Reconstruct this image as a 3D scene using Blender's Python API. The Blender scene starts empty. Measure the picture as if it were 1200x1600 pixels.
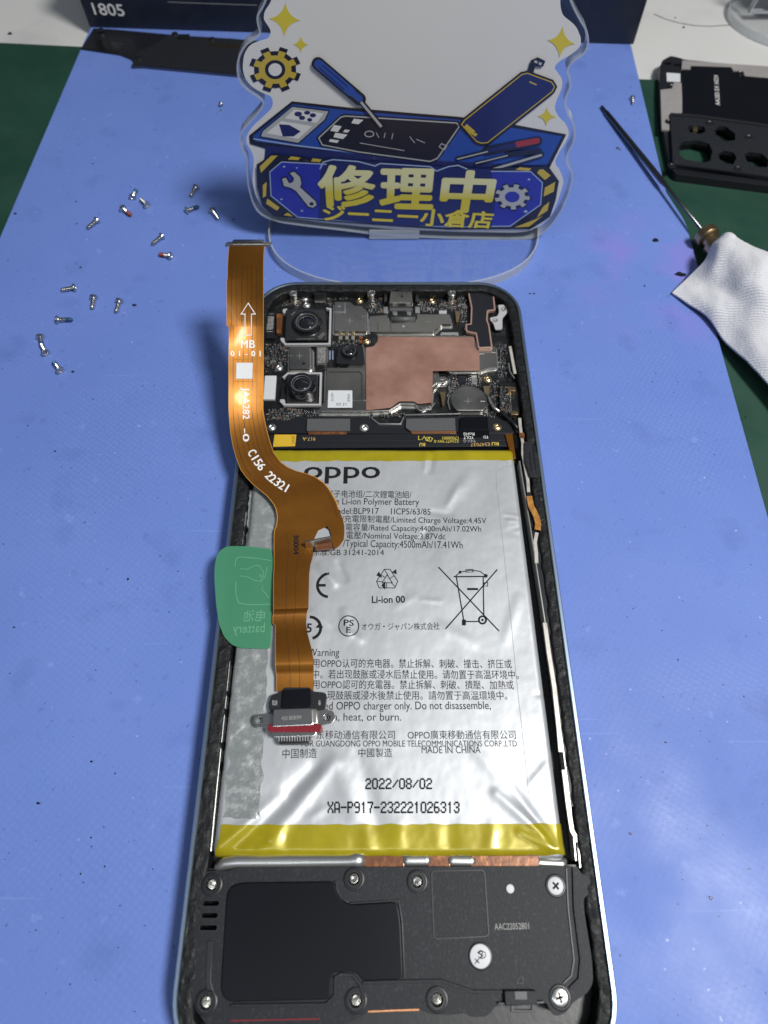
import bpy, bmesh, math, random
from mathutils import Vector, noise
from mathutils.geometry import tessellate_polygon

# ---------------------------------------------------------------- camera, world, lamps
SC = bpy.context.scene
COL = SC.collection
MM = 0.001
PITCH = math.radians(62.56)
CAMH = 137.0
cam_d = bpy.data.cameras.new('camera'); cam = bpy.data.objects.new('camera', cam_d); COL.objects.link(cam)
cam.location = (0, 0, CAMH*MM)
cam.rotation_euler = (math.radians(90)-PITCH, 0, 0)
cam_d.sensor_fit = 'VERTICAL'; cam_d.sensor_height = 24; cam_d.sensor_width = 18; cam_d.lens = 15.0
cam_d.clip_start = 0.002; cam_d.clip_end = 50
cam_d.dof.use_dof = True; cam_d.dof.focus_distance = 0.142; cam_d.dof.aperture_fstop = 14.0
SC.camera = cam
SC.render.resolution_x = 768; SC.render.resolution_y = 1024
SC.view_settings.view_transform = 'Standard'
SC.view_settings.look = 'None'
SC.view_settings.gamma = 1
SC.view_settings.exposure = 0.0

W = bpy.data.worlds.new('World'); SC.world = W; W.use_nodes = True
wn = W.node_tree.nodes; wl = W.node_tree.links
bg = wn['Background']
# a dim room: pale ceiling, darker towards the walls
tcw = wn.new('ShaderNodeTexCoord'); sepw = wn.new('ShaderNodeSeparateXYZ'); rw = wn.new('ShaderNodeValToRGB')
wl.new(tcw.outputs['Generated'], sepw.inputs[0]); wl.new(sepw.outputs['Z'], rw.inputs[0]); wl.new(rw.outputs[0], bg.inputs[0])
rw.color_ramp.elements[0].position = 0.0; rw.color_ramp.elements[0].color = (.16, .18, .22, 1)
rw.color_ramp.elements[1].position = 1.0; rw.color_ramp.elements[1].color = (.75, .85, 1.0, 1)
bg.inputs[1].default_value = 0.145

def area(name, loc, target, size, watts, color, shape='DISK'):
    d = bpy.data.lights.new(name, 'AREA'); d.shape = shape; d.size = size*MM; d.energy = watts; d.color = color
    o = bpy.data.objects.new(name, d); COL.objects.link(o)
    o.location = Vector(loc)*MM
    o.rotation_euler = (Vector(target)-Vector(loc)).to_track_quat('-Z', 'Y').to_euler()
    return o
area('desk_lamp_light', (310, -65, 655), (0, 70, 0), 150, 5.7, (1.0, .98, .955))
rl_ = area('room_tube_light', (-120, -420, 1250), (0, 80, 0), 1100, 2.2, (.86, .94, 1.0), 'RECTANGLE'); rl_.data.size_y = .05

# ---------------------------------------------------------------- helpers
CP, SP = math.cos(PITCH), math.sin(PITCH)
def ray(px, py):
    u = (px-600)/1000.0; v = (py-800)/1000.0
    return Vector((u, CP-v*SP, -SP-v*CP))
def U(px, py, z=0.0):
    """point (mm) of the desk-parallel plane at height z"""
    d = ray(px, py); t = (z-CAMH)/d.z
    return Vector((d.x*t, d.y*t, z))
PY = 166.0
def UP(px, py, off=0.0):
    """point (mm) on the upright acrylic plate"""
    d = ray(px, py); t = PY/d.y
    return Vector((d.x*t, PY-off, CAMH+d.z*t))

ORG = {}
def link(name, me, parent=None):
    o = bpy.data.objects.new(name, me); COL.objects.link(o)
    if parent is not None:
        o.parent = parent; ORG[o.name] = ORG[parent.name]
    else:
        ORG[o.name] = Vector((0, 0, 0))
    return o
def thing(name, label, cat, loc=(0, 0, 0), group=None):
    o = bpy.data.objects.new(name, None); COL.objects.link(o)
    o.empty_display_size = .005
    o.location = Vector(loc)*MM; ORG[o.name] = Vector(loc)
    o['label'] = label; o['category'] = cat
    if group: o['group'] = group
    return o
def tag(o, label, cat, group=None):
    o['label'] = label; o['category'] = cat
    if group: o['group'] = group
    return o
def stuff(o): o['kind'] = 'stuff'; return o

def mesh(name, verts, faces, mat, parent=None, smooth=False, bevel=0.0, seg=2, angle=30, mats=None, fm=None, recalc=True):
    org = ORG[parent.name] if parent is not None else Vector((0, 0, 0))
    bm = bmesh.new()
    vs = [bm.verts.new((Vector(v)-org)*MM) for v in verts]
    for i, f in enumerate(faces):
        try:
            fc = bm.faces.new([vs[k] for k in f])
            if fm: fc.material_index = fm[i]
        except ValueError: pass
    if recalc: bmesh.ops.recalc_face_normals(bm, faces=bm.faces)
    if bevel > 0:
        es = [e for e in bm.edges if len(e.link_faces) == 2 and e.calc_face_angle(0) > math.radians(angle)]
        rb_ = bmesh.ops.bevel(bm, geom=es, offset=bevel*MM, segments=seg, affect='EDGES', clamp_overlap=True, profile=.6)
        smooth = smooth or 'auto'
    me = bpy.data.meshes.new(name); 
    if smooth is True:
        for f in bm.faces: f.smooth = True
    elif smooth == 'auto':
        if bevel > 0:
            for f in rb_['faces']: f.smooth = True
        else:
            for f in bm.faces: f.smooth = True
        for e in bm.edges:
            if len(e.link_faces) == 2 and e.calc_face_angle(0) > math.radians(35): e.smooth = False
    bm.to_mesh(me); bm.free()
    for m in (mats or [mat]): me.materials.append(m)
    return link(name, me, parent)

def rounded(pts, r, n=4):
    if r <= 0: return [tuple(p) for p in pts]
    out = []; N = len(pts)
    for i in range(N):
        p0 = Vector(pts[i-1][:2]); p = Vector(pts[i][:2]); p1 = Vector(pts[(i+1) % N][:2])
        a = p0-p; b = p1-p
        d = min(r, a.length*.48, b.length*.48)
        A = p+a.normalized()*d; B = p+b.normalized()*d
        for k in range(n+1):
            t = k/n
            out.append(tuple(A*(1-t)**2+p*2*t*(1-t)+B*t*t))
    return out
def offset(pts, d):
    """grow (d>0) a polygon given as xy tuples"""
    N = len(pts); ar = sum(pts[i-1][0]*pts[i][1]-pts[i][0]*pts[i-1][1] for i in range(N))
    s = 1 if ar > 0 else -1
    out = []
    for i in range(N):
        p0 = Vector(pts[i-1][:2]); p = Vector(pts[i][:2]); p1 = Vector(pts[(i+1) % N][:2])
        e0 = (p-p0); e1 = (p1-p)
        if e0.length < 1e-6 or e1.length < 1e-6: out.append(tuple(p)); continue
        n0 = Vector((e0.y, -e0.x)).normalized()*s; n1 = Vector((e1.y, -e1.x)).normalized()*s
        m = n0+n1
        if m.length < .2: m = n0
        m.normalize(); k = d/max(.4, m.dot(n0))
        out.append(tuple(p+m*k))
    return out
def clean(p):
    o = []
    for q in p:
        if not o or (Vector(q)-Vector(o[-1])).length > 1e-4: o.append(q)
    if len(o) > 2 and (Vector(o[0])-Vector(o[-1])).length < 1e-4: o.pop()
    return o
def solid(name, outer, z0, z1, mat, parent=None, holes=(), bevel=0.0, to3=None, **kw):
    """prism of an xy outline (mm) with holes between z0 and z1"""
    outer = clean([tuple(p[:2]) for p in outer]); loops = [outer]+[clean([tuple(q[:2]) for q in h]) for h in holes]
    flat = [p for l in loops for p in l]
    n = len(flat)
    if len(loops) == 1:
        top = [list(range(n))]
    else:
        top = [list(t) for t in tessellate_polygon([[Vector((p[0], p[1], 0)) for p in l] for l in loops])]
    if to3 is None: to3 = lambda x, y, z: (x, y, z)
    V = [to3(x, y, z0) for x, y in flat]+[to3(x, y, z1) for x, y in flat]
    Fc = [[i+n for i in f] for f in top]+[list(reversed(f)) for f in top]
    b = 0
    for l in loops:
        m = len(l)
        for i in range(m):
            j = (i+1) % m
            Fc.append([b+i, b+j, b+j+n, b+i+n])
        b += m
    return mesh(name, V, Fc, mat, parent, bevel=bevel, **kw)
def pl(pts, z): return [tuple(U(x, y, z)[:2]) for x, y in pts]
def rect(x0, y0, x1, y1): return [(x0, y0), (x1, y0), (x1, y1), (x0, y1)]
def prism(name, px, z0, z1, mat, parent=None, r=0, bevel=0.0, holes=(), hr=0, n=4, **kw):
    """prism whose TOP face has the given outline"""
    return solid(name, rounded(pl(px, z1), r, n), z0, z1, mat, parent,
                 holes=[rounded(pl(h, z1), hr, n) for h in holes], bevel=bevel, **kw)
def disc(cx, cy, r, n=24, ry=None):
    ry = ry or r
    return [(cx+r*math.cos(2*math.pi*k/n), cy+ry*math.sin(2*math.pi*k/n)) for k in range(n)]
def revolve(name, c, prof, mat, parent, n=28, axis=None, smooth='auto', cap=True, **kw):
    """prof: list of (radius, height along axis) from c"""
    c = Vector(c); ax = Vector(axis or (0, 0, 1)).normalized()
    a = ax.orthogonal().normalized(); b = ax.cross(a)
    V = []; Fc = []
    for r, h in prof:
        for k in range(n):
            t = 2*math.pi*k/n
            V.append(c+ax*h+(a*math.cos(t)+b*math.sin(t))*r)
    for i in range(len(prof)-1):
        for k in range(n):
            Fc.append([i*n+k, i*n+(k+1) % n, (i+1)*n+(k+1) % n, (i+1)*n+k])
    if cap: Fc.append(list(range(n))[::-1]); Fc.append([(len(prof)-1)*n+k for k in range(n)])
    return mesh(name, V, Fc, mat, parent, smooth=smooth, **kw)
def tube(name, path, r, mat, parent=None, n=8, smooth=True, flat=1.0):
    V = []; Fc = []; P = [Vector(p) for p in path]
    for i, p in enumerate(P):
        t = (P[min(i+1, len(P)-1)]-P[max(i-1, 0)]).normalized()
        s = t.cross(Vector((0, 0, 1)))
        if s.length < 1e-3: s = Vector((1, 0, 0))
        s.normalize(); u = s.cross(t)
        rr = r[i] if isinstance(r, (list, tuple)) else r
        for k in range(n):
            a = 2*math.pi*k/n
            V.append(p+(s*math.cos(a)+u*math.sin(a)*flat)*rr)
    for i in range(len(P)-1):
        for k in range(n):
            Fc.append([i*n+k, i*n+(k+1) % n, (i+1)*n+(k+1) % n, (i+1)*n+k])
    Fc.append(list(range(n))[::-1]); Fc.append([(len(P)-1)*n+k for k in range(n)])
    return mesh(name, V, Fc, mat, parent, smooth=smooth)
def strip_loop(pts3, w, up, closed=True):
    """flat outline of width w along a 3D polyline; returns verts, faces"""
    P = [Vector(p) for p in pts3]; N = len(P); V = []; Fc = []
    for i in range(N):
        a = P[i-1] if (i > 0 or closed) else P[i]; b = P[(i+1) % N] if (i < N-1 or closed) else P[i]
        e0 = (P[i]-a); e1 = (b-P[i])
        if e0.length < 1e-7: e0 = e1
        if e1.length < 1e-7: e1 = e0
        n0 = e0.normalized().cross(up); n1 = e1.normalized().cross(up)
        m = (n0+n1)
        m = m.normalized() if m.length > .2 else n0
        k = w/2/max(.35, m.dot(n0))
        V += [P[i]+m*k, P[i]-m*k]
    for i in range(N if closed else N-1):
        j = (i+1) % N
        Fc.append([2*i, 2*j, 2*j+1, 2*i+1])
    return V, Fc
class Flat:
    """collects flat printed shapes on one surface into a single mesh"""
    def __init__(s, fn, up=Vector((0, 0, 1)), lift=.03, dens=0): s.dens = dens; s.fn = fn; s.up = up; s.V = []; s.F = []; s.lift = lift
    def add(s, V, Fc):
        b = len(s.V); s.n = getattr(s, 'n', -1)+1; s.V += [v+s.up*(.0012*s.n) for v in V]; s.F += [[b+i for i in f] for f in Fc]
    def line(s, pts, w, closed=False):
        if s.dens:
            o = []; m = len(pts)
            for i in range(m if closed else m-1):
                p, q = pts[i], pts[(i+1) % m]; k = max(1, int(math.hypot(q[0]-p[0], q[1]-p[1])/s.dens))
                o += [(p[0]+(q[0]-p[0])*j/k, p[1]+(q[1]-p[1])*j/k) for j in range(k)]
            if not closed: o.append(pts[-1])
            pts = o
        V, Fc = strip_loop([s.fn(*p) for p in pts], w, s.up, closed); s.add(V, Fc)
    def poly(s, pts):
        V = [s.fn(*p) for p in pts]; s.add(V, [list(range(len(V)))])
    def ring(s, cx, cy, rx, ry, w, n=32, a0=0, a1=360):
        full = abs(a1-a0) >= 360
        m = n if full else n+1
        s.line([(cx+rx*math.cos(math.radians(a0+(a1-a0)*k/n)), cy-ry*math.sin(math.radians(a0+(a1-a0)*k/n))) for k in range(m)], w, full)
    def build(s, name, mat, parent):
        return mesh(name, [v+s.up*s.lift for v in s.V], s.F, mat, parent, recalc=False)

def text_mesh(s, off=0.0):
    cu = bpy.data.curves.new('lettering', 'FONT'); cu.body = s; cu.size = 1; cu.resolution_u = 3; cu.offset = off
    cu.fill_mode = 'FRONT'
    o = bpy.data.objects.new('lettering_tmp', cu); COL.objects.link(o)
    bpy.context.view_layer.update()
    dg = bpy.context.evaluated_depsgraph_get()
    me = o.evaluated_get(dg).to_mesh()
    V = [tuple(v.co[:2]) for v in me.vertices]; Fc = [list(p.vertices) for p in me.polygons]
    o.evaluated_get(dg).to_mesh_clear()
    bpy.data.objects.remove(o); bpy.data.curves.remove(cu)
    return V, Fc
def text(s, p0, p1, fn, mat, parent, h=None, off=0.0, up=Vector((0, 0, 1)), lift=.05, flip=False, mirror=False, surf=None, name='lettering', bold=0):
    """baseline from pixel p0 to pixel p1 on the surface fn; h = height of the tallest glyph in px"""
    V, Fc = text_mesh(s, off)
    if not V: return None
    x0 = min(v[0] for v in V); x1 = max(v[0] for v in V); y1 = max(v[1] for v in V)
    A = fn(*p0); B = fn(*p1); ex = (B-A); L = ex.length; ex.normalize(); ey = up.cross(ex).normalized()
    sx = L/(x1-x0); sy = sx
    if h:
        d = Vector((p1[0]-p0[0], p1[1]-p0[1])).normalized()
        q = (p0[0]+d.y*h, p0[1]-d.x*h)
        sy = abs((fn(*q)-A).dot(ey))/y1
    if flip: ey = -ey
    if bold:
        V0, F0 = V, Fc; V = []; Fc = []; LF = []
        for k in range(9):
            t = k*math.pi/4; rx, ry = (0, 0) if k == 8 else (bold*math.cos(t), bold*math.sin(t)); b = len(V)
            V += [(x+rx, y+ry) for x, y in V0]; Fc += [[b+i for i in f] for f in F0]; LF += [.003*k]*len(V0)
    else: LF = [0]*len(V)
    out = []
    for (x, y), l_ in zip(V, LF):
        xx = (x1-x) if mirror else (x-x0)
        P = A+ex*(xx*sx)+ey*(y*sy)
        if surf: P = surf(P)
        out.append(P+up*(lift+l_))
    return mesh(name, out, Fc, mat, parent, recalc=False)

# ---------------------------------------------------------------- materials
def M(name, color, rough=.5, metal=0.0, var=None, bump=None, coat=0.0, spec=.5, rvar=None, sheen=0, bump2=None, alpha=None):
    m = bpy.data.materials.new(name); m.use_nodes = True
    nt = m.node_tree; N = nt.nodes; L = nt.links; p = N['Principled BSDF']
    p.inputs['Base Color'].default_value = (*color, 1); p.inputs['Roughness'].default_value = rough
    p.inputs['Metallic'].default_value = metal; p.inputs['Coat Weight'].default_value = coat
    p.inputs['Coat Roughness'].default_value = .12
    p.inputs['Specular IOR Level'].default_value = spec; p.inputs['Sheen Weight'].default_value = sheen
    if alpha is not None: p.inputs['Alpha'].default_value = alpha
    tc = N.new('ShaderNodeTexCoord')
    def nz(scale, detail=4, rgh=.6):
        n = N.new('ShaderNodeTexNoise'); n.inputs['Scale'].default_value = scale; n.inputs['Detail'].default_value = detail
        n.inputs['Roughness'].default_value = rgh; L.new(tc.outputs['Object'], n.inputs['Vector']); return n
    if var:
        scale, col2, lo, hi = var
        n = nz(scale); r = N.new('ShaderNodeValToRGB'); r.color_ramp.elements[0].position = lo; r.color_ramp.elements[1].position = hi
        r.color_ramp.elements[0].color = (*color, 1); r.color_ramp.elements[1].color = (*col2, 1)
        L.new(n.outputs['Fac'], r.inputs[0]); L.new(r.outputs[0], p.inputs['Base Color'])
    if rvar:
        scale, a, b = rvar
        n = nz(scale, 5); r = N.new('ShaderNodeMapRange'); r.inputs[1].default_value = .35; r.inputs[2].default_value = .65
        r.inputs[3].default_value = a; r.inputs[4].default_value = b
        L.new(n.outputs['Fac'], r.inputs[0]); L.new(r.outputs[0], p.inputs['Roughness'])
    last = None
    for bb in (bump, bump2):
        if bb:
            scale, strength, dist = bb
            n = nz(scale, 3); b = N.new('ShaderNodeBump'); b.inputs['Strength'].default_value = strength; b.inputs['Distance'].default_value = dist*MM
            L.new(n.outputs['Fac'], b.inputs['Height'])
            if last: L.new(last.outputs[0], b.inputs['Normal'])
            L.new(b.outputs[0], p.inputs['Normal']); last = b
    return m

def mat_blue():
    m = M('blue_mat', (.135, .235, .64), .55, spec=.35)
    nt = m.node_tree; N = nt.nodes; L = nt.links; p = N['Principled BSDF']
    tc = N.new('ShaderNodeTexCoord')
    def noise_(scale, det=3, w=None):
        n = N.new('ShaderNodeTexNoise'); n.inputs['Scale'].default_value = scale; n.inputs['Detail'].default_value = det
        mp = N.new('ShaderNodeMapping'); mp.inputs['Location'].default_value = (w or 0, (w or 0)*.7, 0)
        L.new(tc.outputs['Object'], mp.inputs[0]); L.new(mp.outputs[0], n.inputs['Vector']); return n
    def ramp(src, lo, hi, a=0, b=1):
        r = N.new('ShaderNodeMapRange'); r.clamp = True
        for i, v in enumerate((lo, hi, a, b)): r.inputs[i+1].default_value = v
        L.new(src, r.inputs[0]); return r.outputs[0]
    def mix(fac, a, b):
        x = N.new('ShaderNodeMix'); x.data_type = 'RGBA'
        L.new(fac, x.inputs['Factor'])
        if isinstance(a, tuple): x.inputs[6].default_value = (*a, 1)
        else: L.new(a, x.inputs[6])
        if isinstance(b, tuple): x.inputs[7].default_value = (*b, 1)
        else: L.new(b, x.inputs[7])
        return x.outputs[2]
    big = ramp(noise_(14).outputs['Fac'], .3, .7)
    c = mix(big, (.128, .208, .55), (.150, .238, .61))
    # fine woven print, fading in and out
    v = N.new('ShaderNodeTexVoronoi'); v.inputs['Scale'].default_value = 800; v.feature = 'F1'; v.inputs['Randomness'].default_value = .25
    mp = N.new('ShaderNodeMapping'); mp.inputs['Rotation'].default_value = (0, 0, .6); L.new(tc.outputs['Object'], mp.inputs[0]); L.new(mp.outputs[0], v.inputs['Vector'])
    dots = ramp(v.outputs['Distance'], .2, .5, 1, 0)
    region = ramp(noise_(16, 2, 3.1).outputs['Fac'], .44, .62, .02, .16)
    mu = N.new('ShaderNodeMath'); mu.operation = 'MULTIPLY'; L.new(dots, mu.inputs[0]); L.new(region, mu.inputs[1])
    c = mix(mu.outputs[0], c, (.23, .36, .80))
    # purple stain
    sx = N.new('ShaderNodeVectorMath'); sx.operation = 'DISTANCE'; sx.inputs[1].default_value = (.080, .150, 0)
    L.new(tc.outputs['Object'], sx.inputs[0])
    st = ramp(sx.outputs['Value'], .012, .033, 1, 0)
    st2 = ramp(noise_(60, 5, 1.3).outputs['Fac'], .46, .64, 0, .55)
    mu = N.new('ShaderNodeMath'); mu.operation = 'MULTIPLY'; L.new(st, mu.inputs[0]); L.new(st2, mu.inputs[1])
    c = mix(mu.outputs[0], c, (.25, .19, .62))
    dk = ramp(noise_(900, 2, .4).outputs['Fac'], .70, .76, 0, .65)
    c = mix(dk, c, (.03, .05, .16))
    sm = ramp(noise_(70, 8, 5.0).outputs['Fac'], .58, .80, 0, .42)
    c = mix(sm, c, (.06, .11, .33))
    # fine scratches in two directions and pale scuffs
    for rz_, w_ in ((.5, 1.0), (2.1, 4.0)):
        ms = N.new('ShaderNodeMapping'); ms.inputs['Rotation'].default_value = (0, 0, rz_); ms.inputs['Scale'].default_value = (26, 900, 1); ms.inputs['Location'].default_value = (w_, w_, 0)
        L.new(tc.outputs['Object'], ms.inputs[0]); sn = N.new('ShaderNodeTexNoise'); sn.inputs['Scale'].default_value = 1; sn.inputs['Detail'].default_value = 1; L.new(ms.outputs[0], sn.inputs['Vector'])
        c = mix(ramp(sn.outputs['Fac'], .74, .80, 0, .35), c, (.22, .33, .72))
    c = mix(ramp(noise_(260, 6, 7.7).outputs['Fac'], .66, .76, 0, .30), c, (.30, .42, .82))
    c = mix(ramp(noise_(330, 5, 9.1).outputs['Fac'], .64, .76, 0, .35), c, (.07, .12, .36))
    wt = ramp(noise_(700, 1, 2.2).outputs['Fac'], .765, .80, 0, .5)
    c = mix(wt, c, (.5, .6, .85))
    L.new(c, p.inputs['Base Color'])
    L.new(ramp(noise_(40, 7, 8).outputs['Fac'], .3, .7, .38, .68), p.inputs['Roughness'])
    b = N.new('ShaderNodeBump'); b.inputs['Strength'].default_value = .35; b.inputs['Distance'].default_value = .03*MM
    L.new(dots, b.inputs['Height'])
    b2 = N.new('ShaderNodeBump'); b2.inputs['Strength'].default_value = .5; b2.inputs['Distance'].default_value = .06*MM
    L.new(noise_(500, 4, 1).outputs['Fac'], b2.inputs['Height']); L.new(b.outputs[0], b2.inputs['Normal']); L.new(b2.outputs[0], p.inputs['Normal'])
    return m

def mat_clear(name, tint=(.93, .95, .97), edge=1.0):
    """clear acrylic: fresnel mix of a see-through and a mirror layer"""
    m = bpy.data.materials.new(name); m.use_nodes = True; nt = m.node_tree; N = nt.nodes; L = nt.links
    for n in list(N):
        if n.type == 'BSDF_PRINCIPLED': N.remove(n)
    out = [n for n in N if n.type == 'OUTPUT_MATERIAL'][0]
    t = N.new('ShaderNodeBsdfTransparent'); t.inputs[0].default_value = (*tint, 1)
    g = N.new('ShaderNodeBsdfGlossy'); g.inputs['Roughness'].default_value = .05
    f = N.new('ShaderNodeLayerWeight'); f.inputs[0].default_value = .5
    pw = N.new('ShaderNodeMath'); pw.operation = 'POWER'; pw.inputs[1].default_value = 4; L.new(f.outputs['Facing'], pw.inputs[0])
    mu = N.new('ShaderNodeMath'); mu.operation = 'MULTIPLY_ADD'; mu.inputs[1].default_value = .7*edge; mu.inputs[2].default_value = .035; mu.use_clamp = True
    L.new(pw.outputs[0], mu.inputs[0])
    mx = N.new('ShaderNodeMixShader'); L.new(mu.outputs[0], mx.inputs[0]); L.new(t.outputs[0], mx.inputs[1]); L.new(g.outputs[0], mx.inputs[2])
    L.new(mx.outputs[0], out.inputs[0])
    return m
def mat_glass(name, color=(1, 1, 1), rough=.02):
    m = M(name, color, rough); p = m.node_tree.nodes['Principled BSDF']; p.inputs['Transmission Weight'].default_value = 1; p.inputs['IOR'].default_value = 1.49
    return m

BLUE = mat_blue()
GREEN = M('green_mat', (.008, .046, .029), .6, var=(35, (.012, .058, .036), .4, .7), bump=(800, .4, .05), rvar=(50, .45, .7))
WHITE_T = M('white_table', (.62, .62, .60), .5, var=(30, (.50, .50, .49), .5, .8), bump=(900, .2, .02))
NAVY = M('navy_card', (.010, .014, .026), .45, var=(300, (.016, .02, .035), .5, .8), bump=(1500, .4, .04), rvar=(90, .35, .6))
ALU = M('frame_aluminium', (.30, .38, .47), .40, 1.0, bump=(900, .15, .01))
ADH = M('black_adhesive', (.006, .007, .008), .5, spec=.35, bump=(1100, .9, .25), bump2=(3500, .7, .08), rvar=(700, .38, .75))
BLACKP = M('black_plastic', (.013, .015, .019), .55, var=(1800, (.030, .033, .040), .56, .66), bump=(2600, .8, .06), spec=.3)
BLACKP2 = M('black_plastic_smooth', (.011, .012, .016), .38, bump=(700, .2, .03))
FILM = M('black_film', (.004, .005, .008), .34, bump=(5000, .3, .01), spec=.18)
PCB = M('circuit_board_black', (.006, .007, .008), .38, var=(600, (.026, .027, .026), .5, .7), bump=(1800, .5, .05))
INNER = M('black_inner', (.004, .005, .007), .4, bump=(500, .4, .1))
SHIELD = M('shield_metal', (.38, .37, .335), .30, 1.0, var=(90, (.42, .41, .385), .4, .7), bump=(400, .18, .03), rvar=(120, .24, .38))
BRIGHT = M('bright_metal', (.82, .82, .79), .33, 1.0, bump=(900, .2, .03))
STEEL = M('screw_steel', (.55, .54, .52), .24, 1.0, bump=(1500, .3, .03))
DSTEEL = M('dark_steel', (.17, .17, .17), .30, 1.0)
GOLD = M('gold_metal', (.80, .62, .34), .28, 1.0)
BRASS = M('brass', (.50, .36, .20), .32, 1.0, bump=(900, .3, .05))
COPPER = M('copper_sheet', (.32, .165, .125), .45, .4, var=(110, (.44, .255, .20), .35, .68), bump=(130, .9, .22), bump2=(700, .35, .03), rvar=(200, .34, .58))
COPPERB = M('copper_bright', (.72, .33, .16), .3, .9, bump=(1500, .5, .06))
COPPERL = M('copper_outline', (.62, .40, .33), .35, .6)
POUCH = M('battery_pouch', (.50, .52, .54), .44, .5, var=(30, (.55, .57, .59), .35, .7), bump=(60, .3, .20), bump2=(1100, .35, .03), rvar=(60, .42, .5))
YTAPE = M('yellow_tape', (.34, .28, .006), .30, .15, var=(120, (.44, .37, .012), .35, .7), bump=(150, .5, .12), coat=.5)
GREY_A = M('grey_adhesive_strip', (.30, .325, .325), .2, .3, var=(420, (.42, .44, .44), .50, .68), bump=(420, 1.0, .30), bump2=(120, .8, .35), rvar=(420, .14, .45), coat=.4)
KAPTON = M('amber_polyimide', (.22, .082, .010), .43, .78, coat=.12, var=(60, (.32, .13, .017), .35, .7), bump=(120, .35, .10), bump2=(900, .2, .02))
KAPD = M('amber_trace', (.075, .028, .006), .35)
KAPL = M('amber_edge', (.55, .27, .05), .3)
WINK = M('white_ink', (.78, .78, .76), .5)
BINK = M('black_ink', (.012, .012, .013), .7, spec=.15)
GINK = M('grey_ink', (.30, .30, .29), .5)
YINK = M('yellow_ink', (.62, .50, .08), .5)
AINK = M('amber_ink', (.55, .36, .12), .5)
WLAB = M('white_label', (.62, .64, .66), .5, bump=(500, .2, .03))
GLAB = M('grey_label', (.24, .24, .23), .5, var=(2600, (.10, .10, .10), .48, .56))
YLAB = M('yellow_label', (.62, .40, .03), .45)
GREYR = M('light_grey_rubber', (.42, .42, .43), .45)
DGREY = M('dark_grey_foam', (.085, .088, .092), .5, bump=(1200, .3, .04))
LENSB = M('lens_black', (.006, .007, .009), .12, coat=.6)
LENSG = M('lens_glass', (.004, .006, .010), .03, coat=1.0, spec=.8)
ORANGE = M('orange_flex', (.45, .20, .04), .35, .3, coat=.4, var=(900, (.60, .30, .08), .45, .6))
RED = M('red_rubber', (.20, .012, .022), .4, spec=.3)
GTAB = M('green_pull_tab', (.075, .30, .165), .3, coat=.6, bump=(150, .5, .2), alpha=.72)
GTABL = M('green_tab_print', (.13, .36, .22), .5)
CLOTH = None
BROWN = M('brown_flex', (.16, .058, .022), .35, .3, bump=(900, .6, .08), coat=.3, var=(500, (.30, .12, .04), .5, .65))
SILV = M('silver_tube', (.60, .60, .58), .33, .9, bump=(400, .3, .05))
ANT = M('antenna_strip', (.74, .70, .64), .35, .5, var=(500, (.55, .50, .44), .5, .7), bump=(600, .4, .06))
BLUET = M('blue_threadlock', (.03, .10, .20), .5, .4)
REDT = M('red_threadlock', (.20, .04, .025), .5, .4)
BEIGE = M('bare_magnesium', (.36, .34, .33), .55, .3, var=(80, (.42, .40, .39), .4, .7))
LILAC = M('blue_grey_ink', (.22, .28, .42), .4)

# ---------------------------------------------------------------- setting
def sheet(name, px, z, mat, th=.8, world=None):
    pts = world or pl(px, z)
    o = solid(name, pts, z-th, z, mat); return o
o = sheet('table', None, -3.2, WHITE_T, 20, [(-900, -500), (900, -500), (900, 1300), (-900, 1300)]); o['kind'] = 'structure'
o = sheet('green_mat', None, -1.4, GREEN, 1.7, rounded([(-420, -300), (440, -300), (440, 221), (142, 252.5), (96, 255), (-118, 277), (-152, 280), (-420, 306)], 1))
tag(o, 'dark green cutting mat on the white table under the blue mat', 'cutting mat')
kx = pl([(985, 66), (1041, 300), (1067, 340), (1073, 352), (1170, 700), (1202, 815)], 0)
lx = pl([(128, 72), (0, 370)], 0)
o = solid('blue_mat', [lx[0], (lx[0][0]+2, 330), (kx[0][0]+1, 330)]+kx+[(93, -60), (-121, -60), lx[1]], -1.36, 0, BLUE, bevel=.25)
tag(o, 'pale blue silicone work mat under the opened phone', 'work mat')

# ---------------------------------------------------------------- the phone
phone = thing('smartphone', 'opened smartphone with its back off showing battery and circuit board', 'phone', (1.4, 55, 0))
OUT4 = [(-35.7, 140.3), (37.5, 140.3), (38.4, -33.0), (-34.8, -33.0)]
def rr4(c4, r, n=10):
    out = []
    for i in range(4):
        p0 = Vector(c4[i-1]); p = Vector(c4[i]); p1 = Vector(c4[(i+1) % 4])
        a = (p0-p).normalized(); b = (p1-p).normalized(); c = p+a*r+b*r
        a0 = math.atan2((-b).y, (-b).x); a1 = math.atan2((-a).y, (-a).x)
        da = (a1-a0+math.pi) % (2*math.pi)-math.pi
        for k in range(n+1):
            t = a0+da*k/n
            out.append((c.x+r*math.cos(t), c.y+r*math.sin(t)))
    return out
R0 = 11.5
prof = [(1.2, .0), (.35, .15), (.0, .7), (.0, 6.6), (.08, 7.1), (.30, 7.38), (.85, 7.42), (1.02, 7.2), (1.04, 2.5)]
def inset4(d): 
    o = offset(OUT4, -d); return o
Vv = []; Ff = []; n0 = len(rr4(OUT4, R0))
for d, z in prof:
    for x, y in rr4(inset4(d), R0-d): Vv.append((x, y, z))
for i in range(len(prof)-1):
    for k in range(n0): Ff.append([i*n0+k, i*n0+(k+1) % n0, (i+1)*n0+(k+1) % n0, (i+1)*n0+k])
Ff.append(list(range(n0)))
mesh('frame', Vv, Ff, ALU, phone, smooth='auto')
chassis = solid('mid_plate', rr4(inset4(.9), R0-.9), .5, 3.0, INNER, phone)
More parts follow.
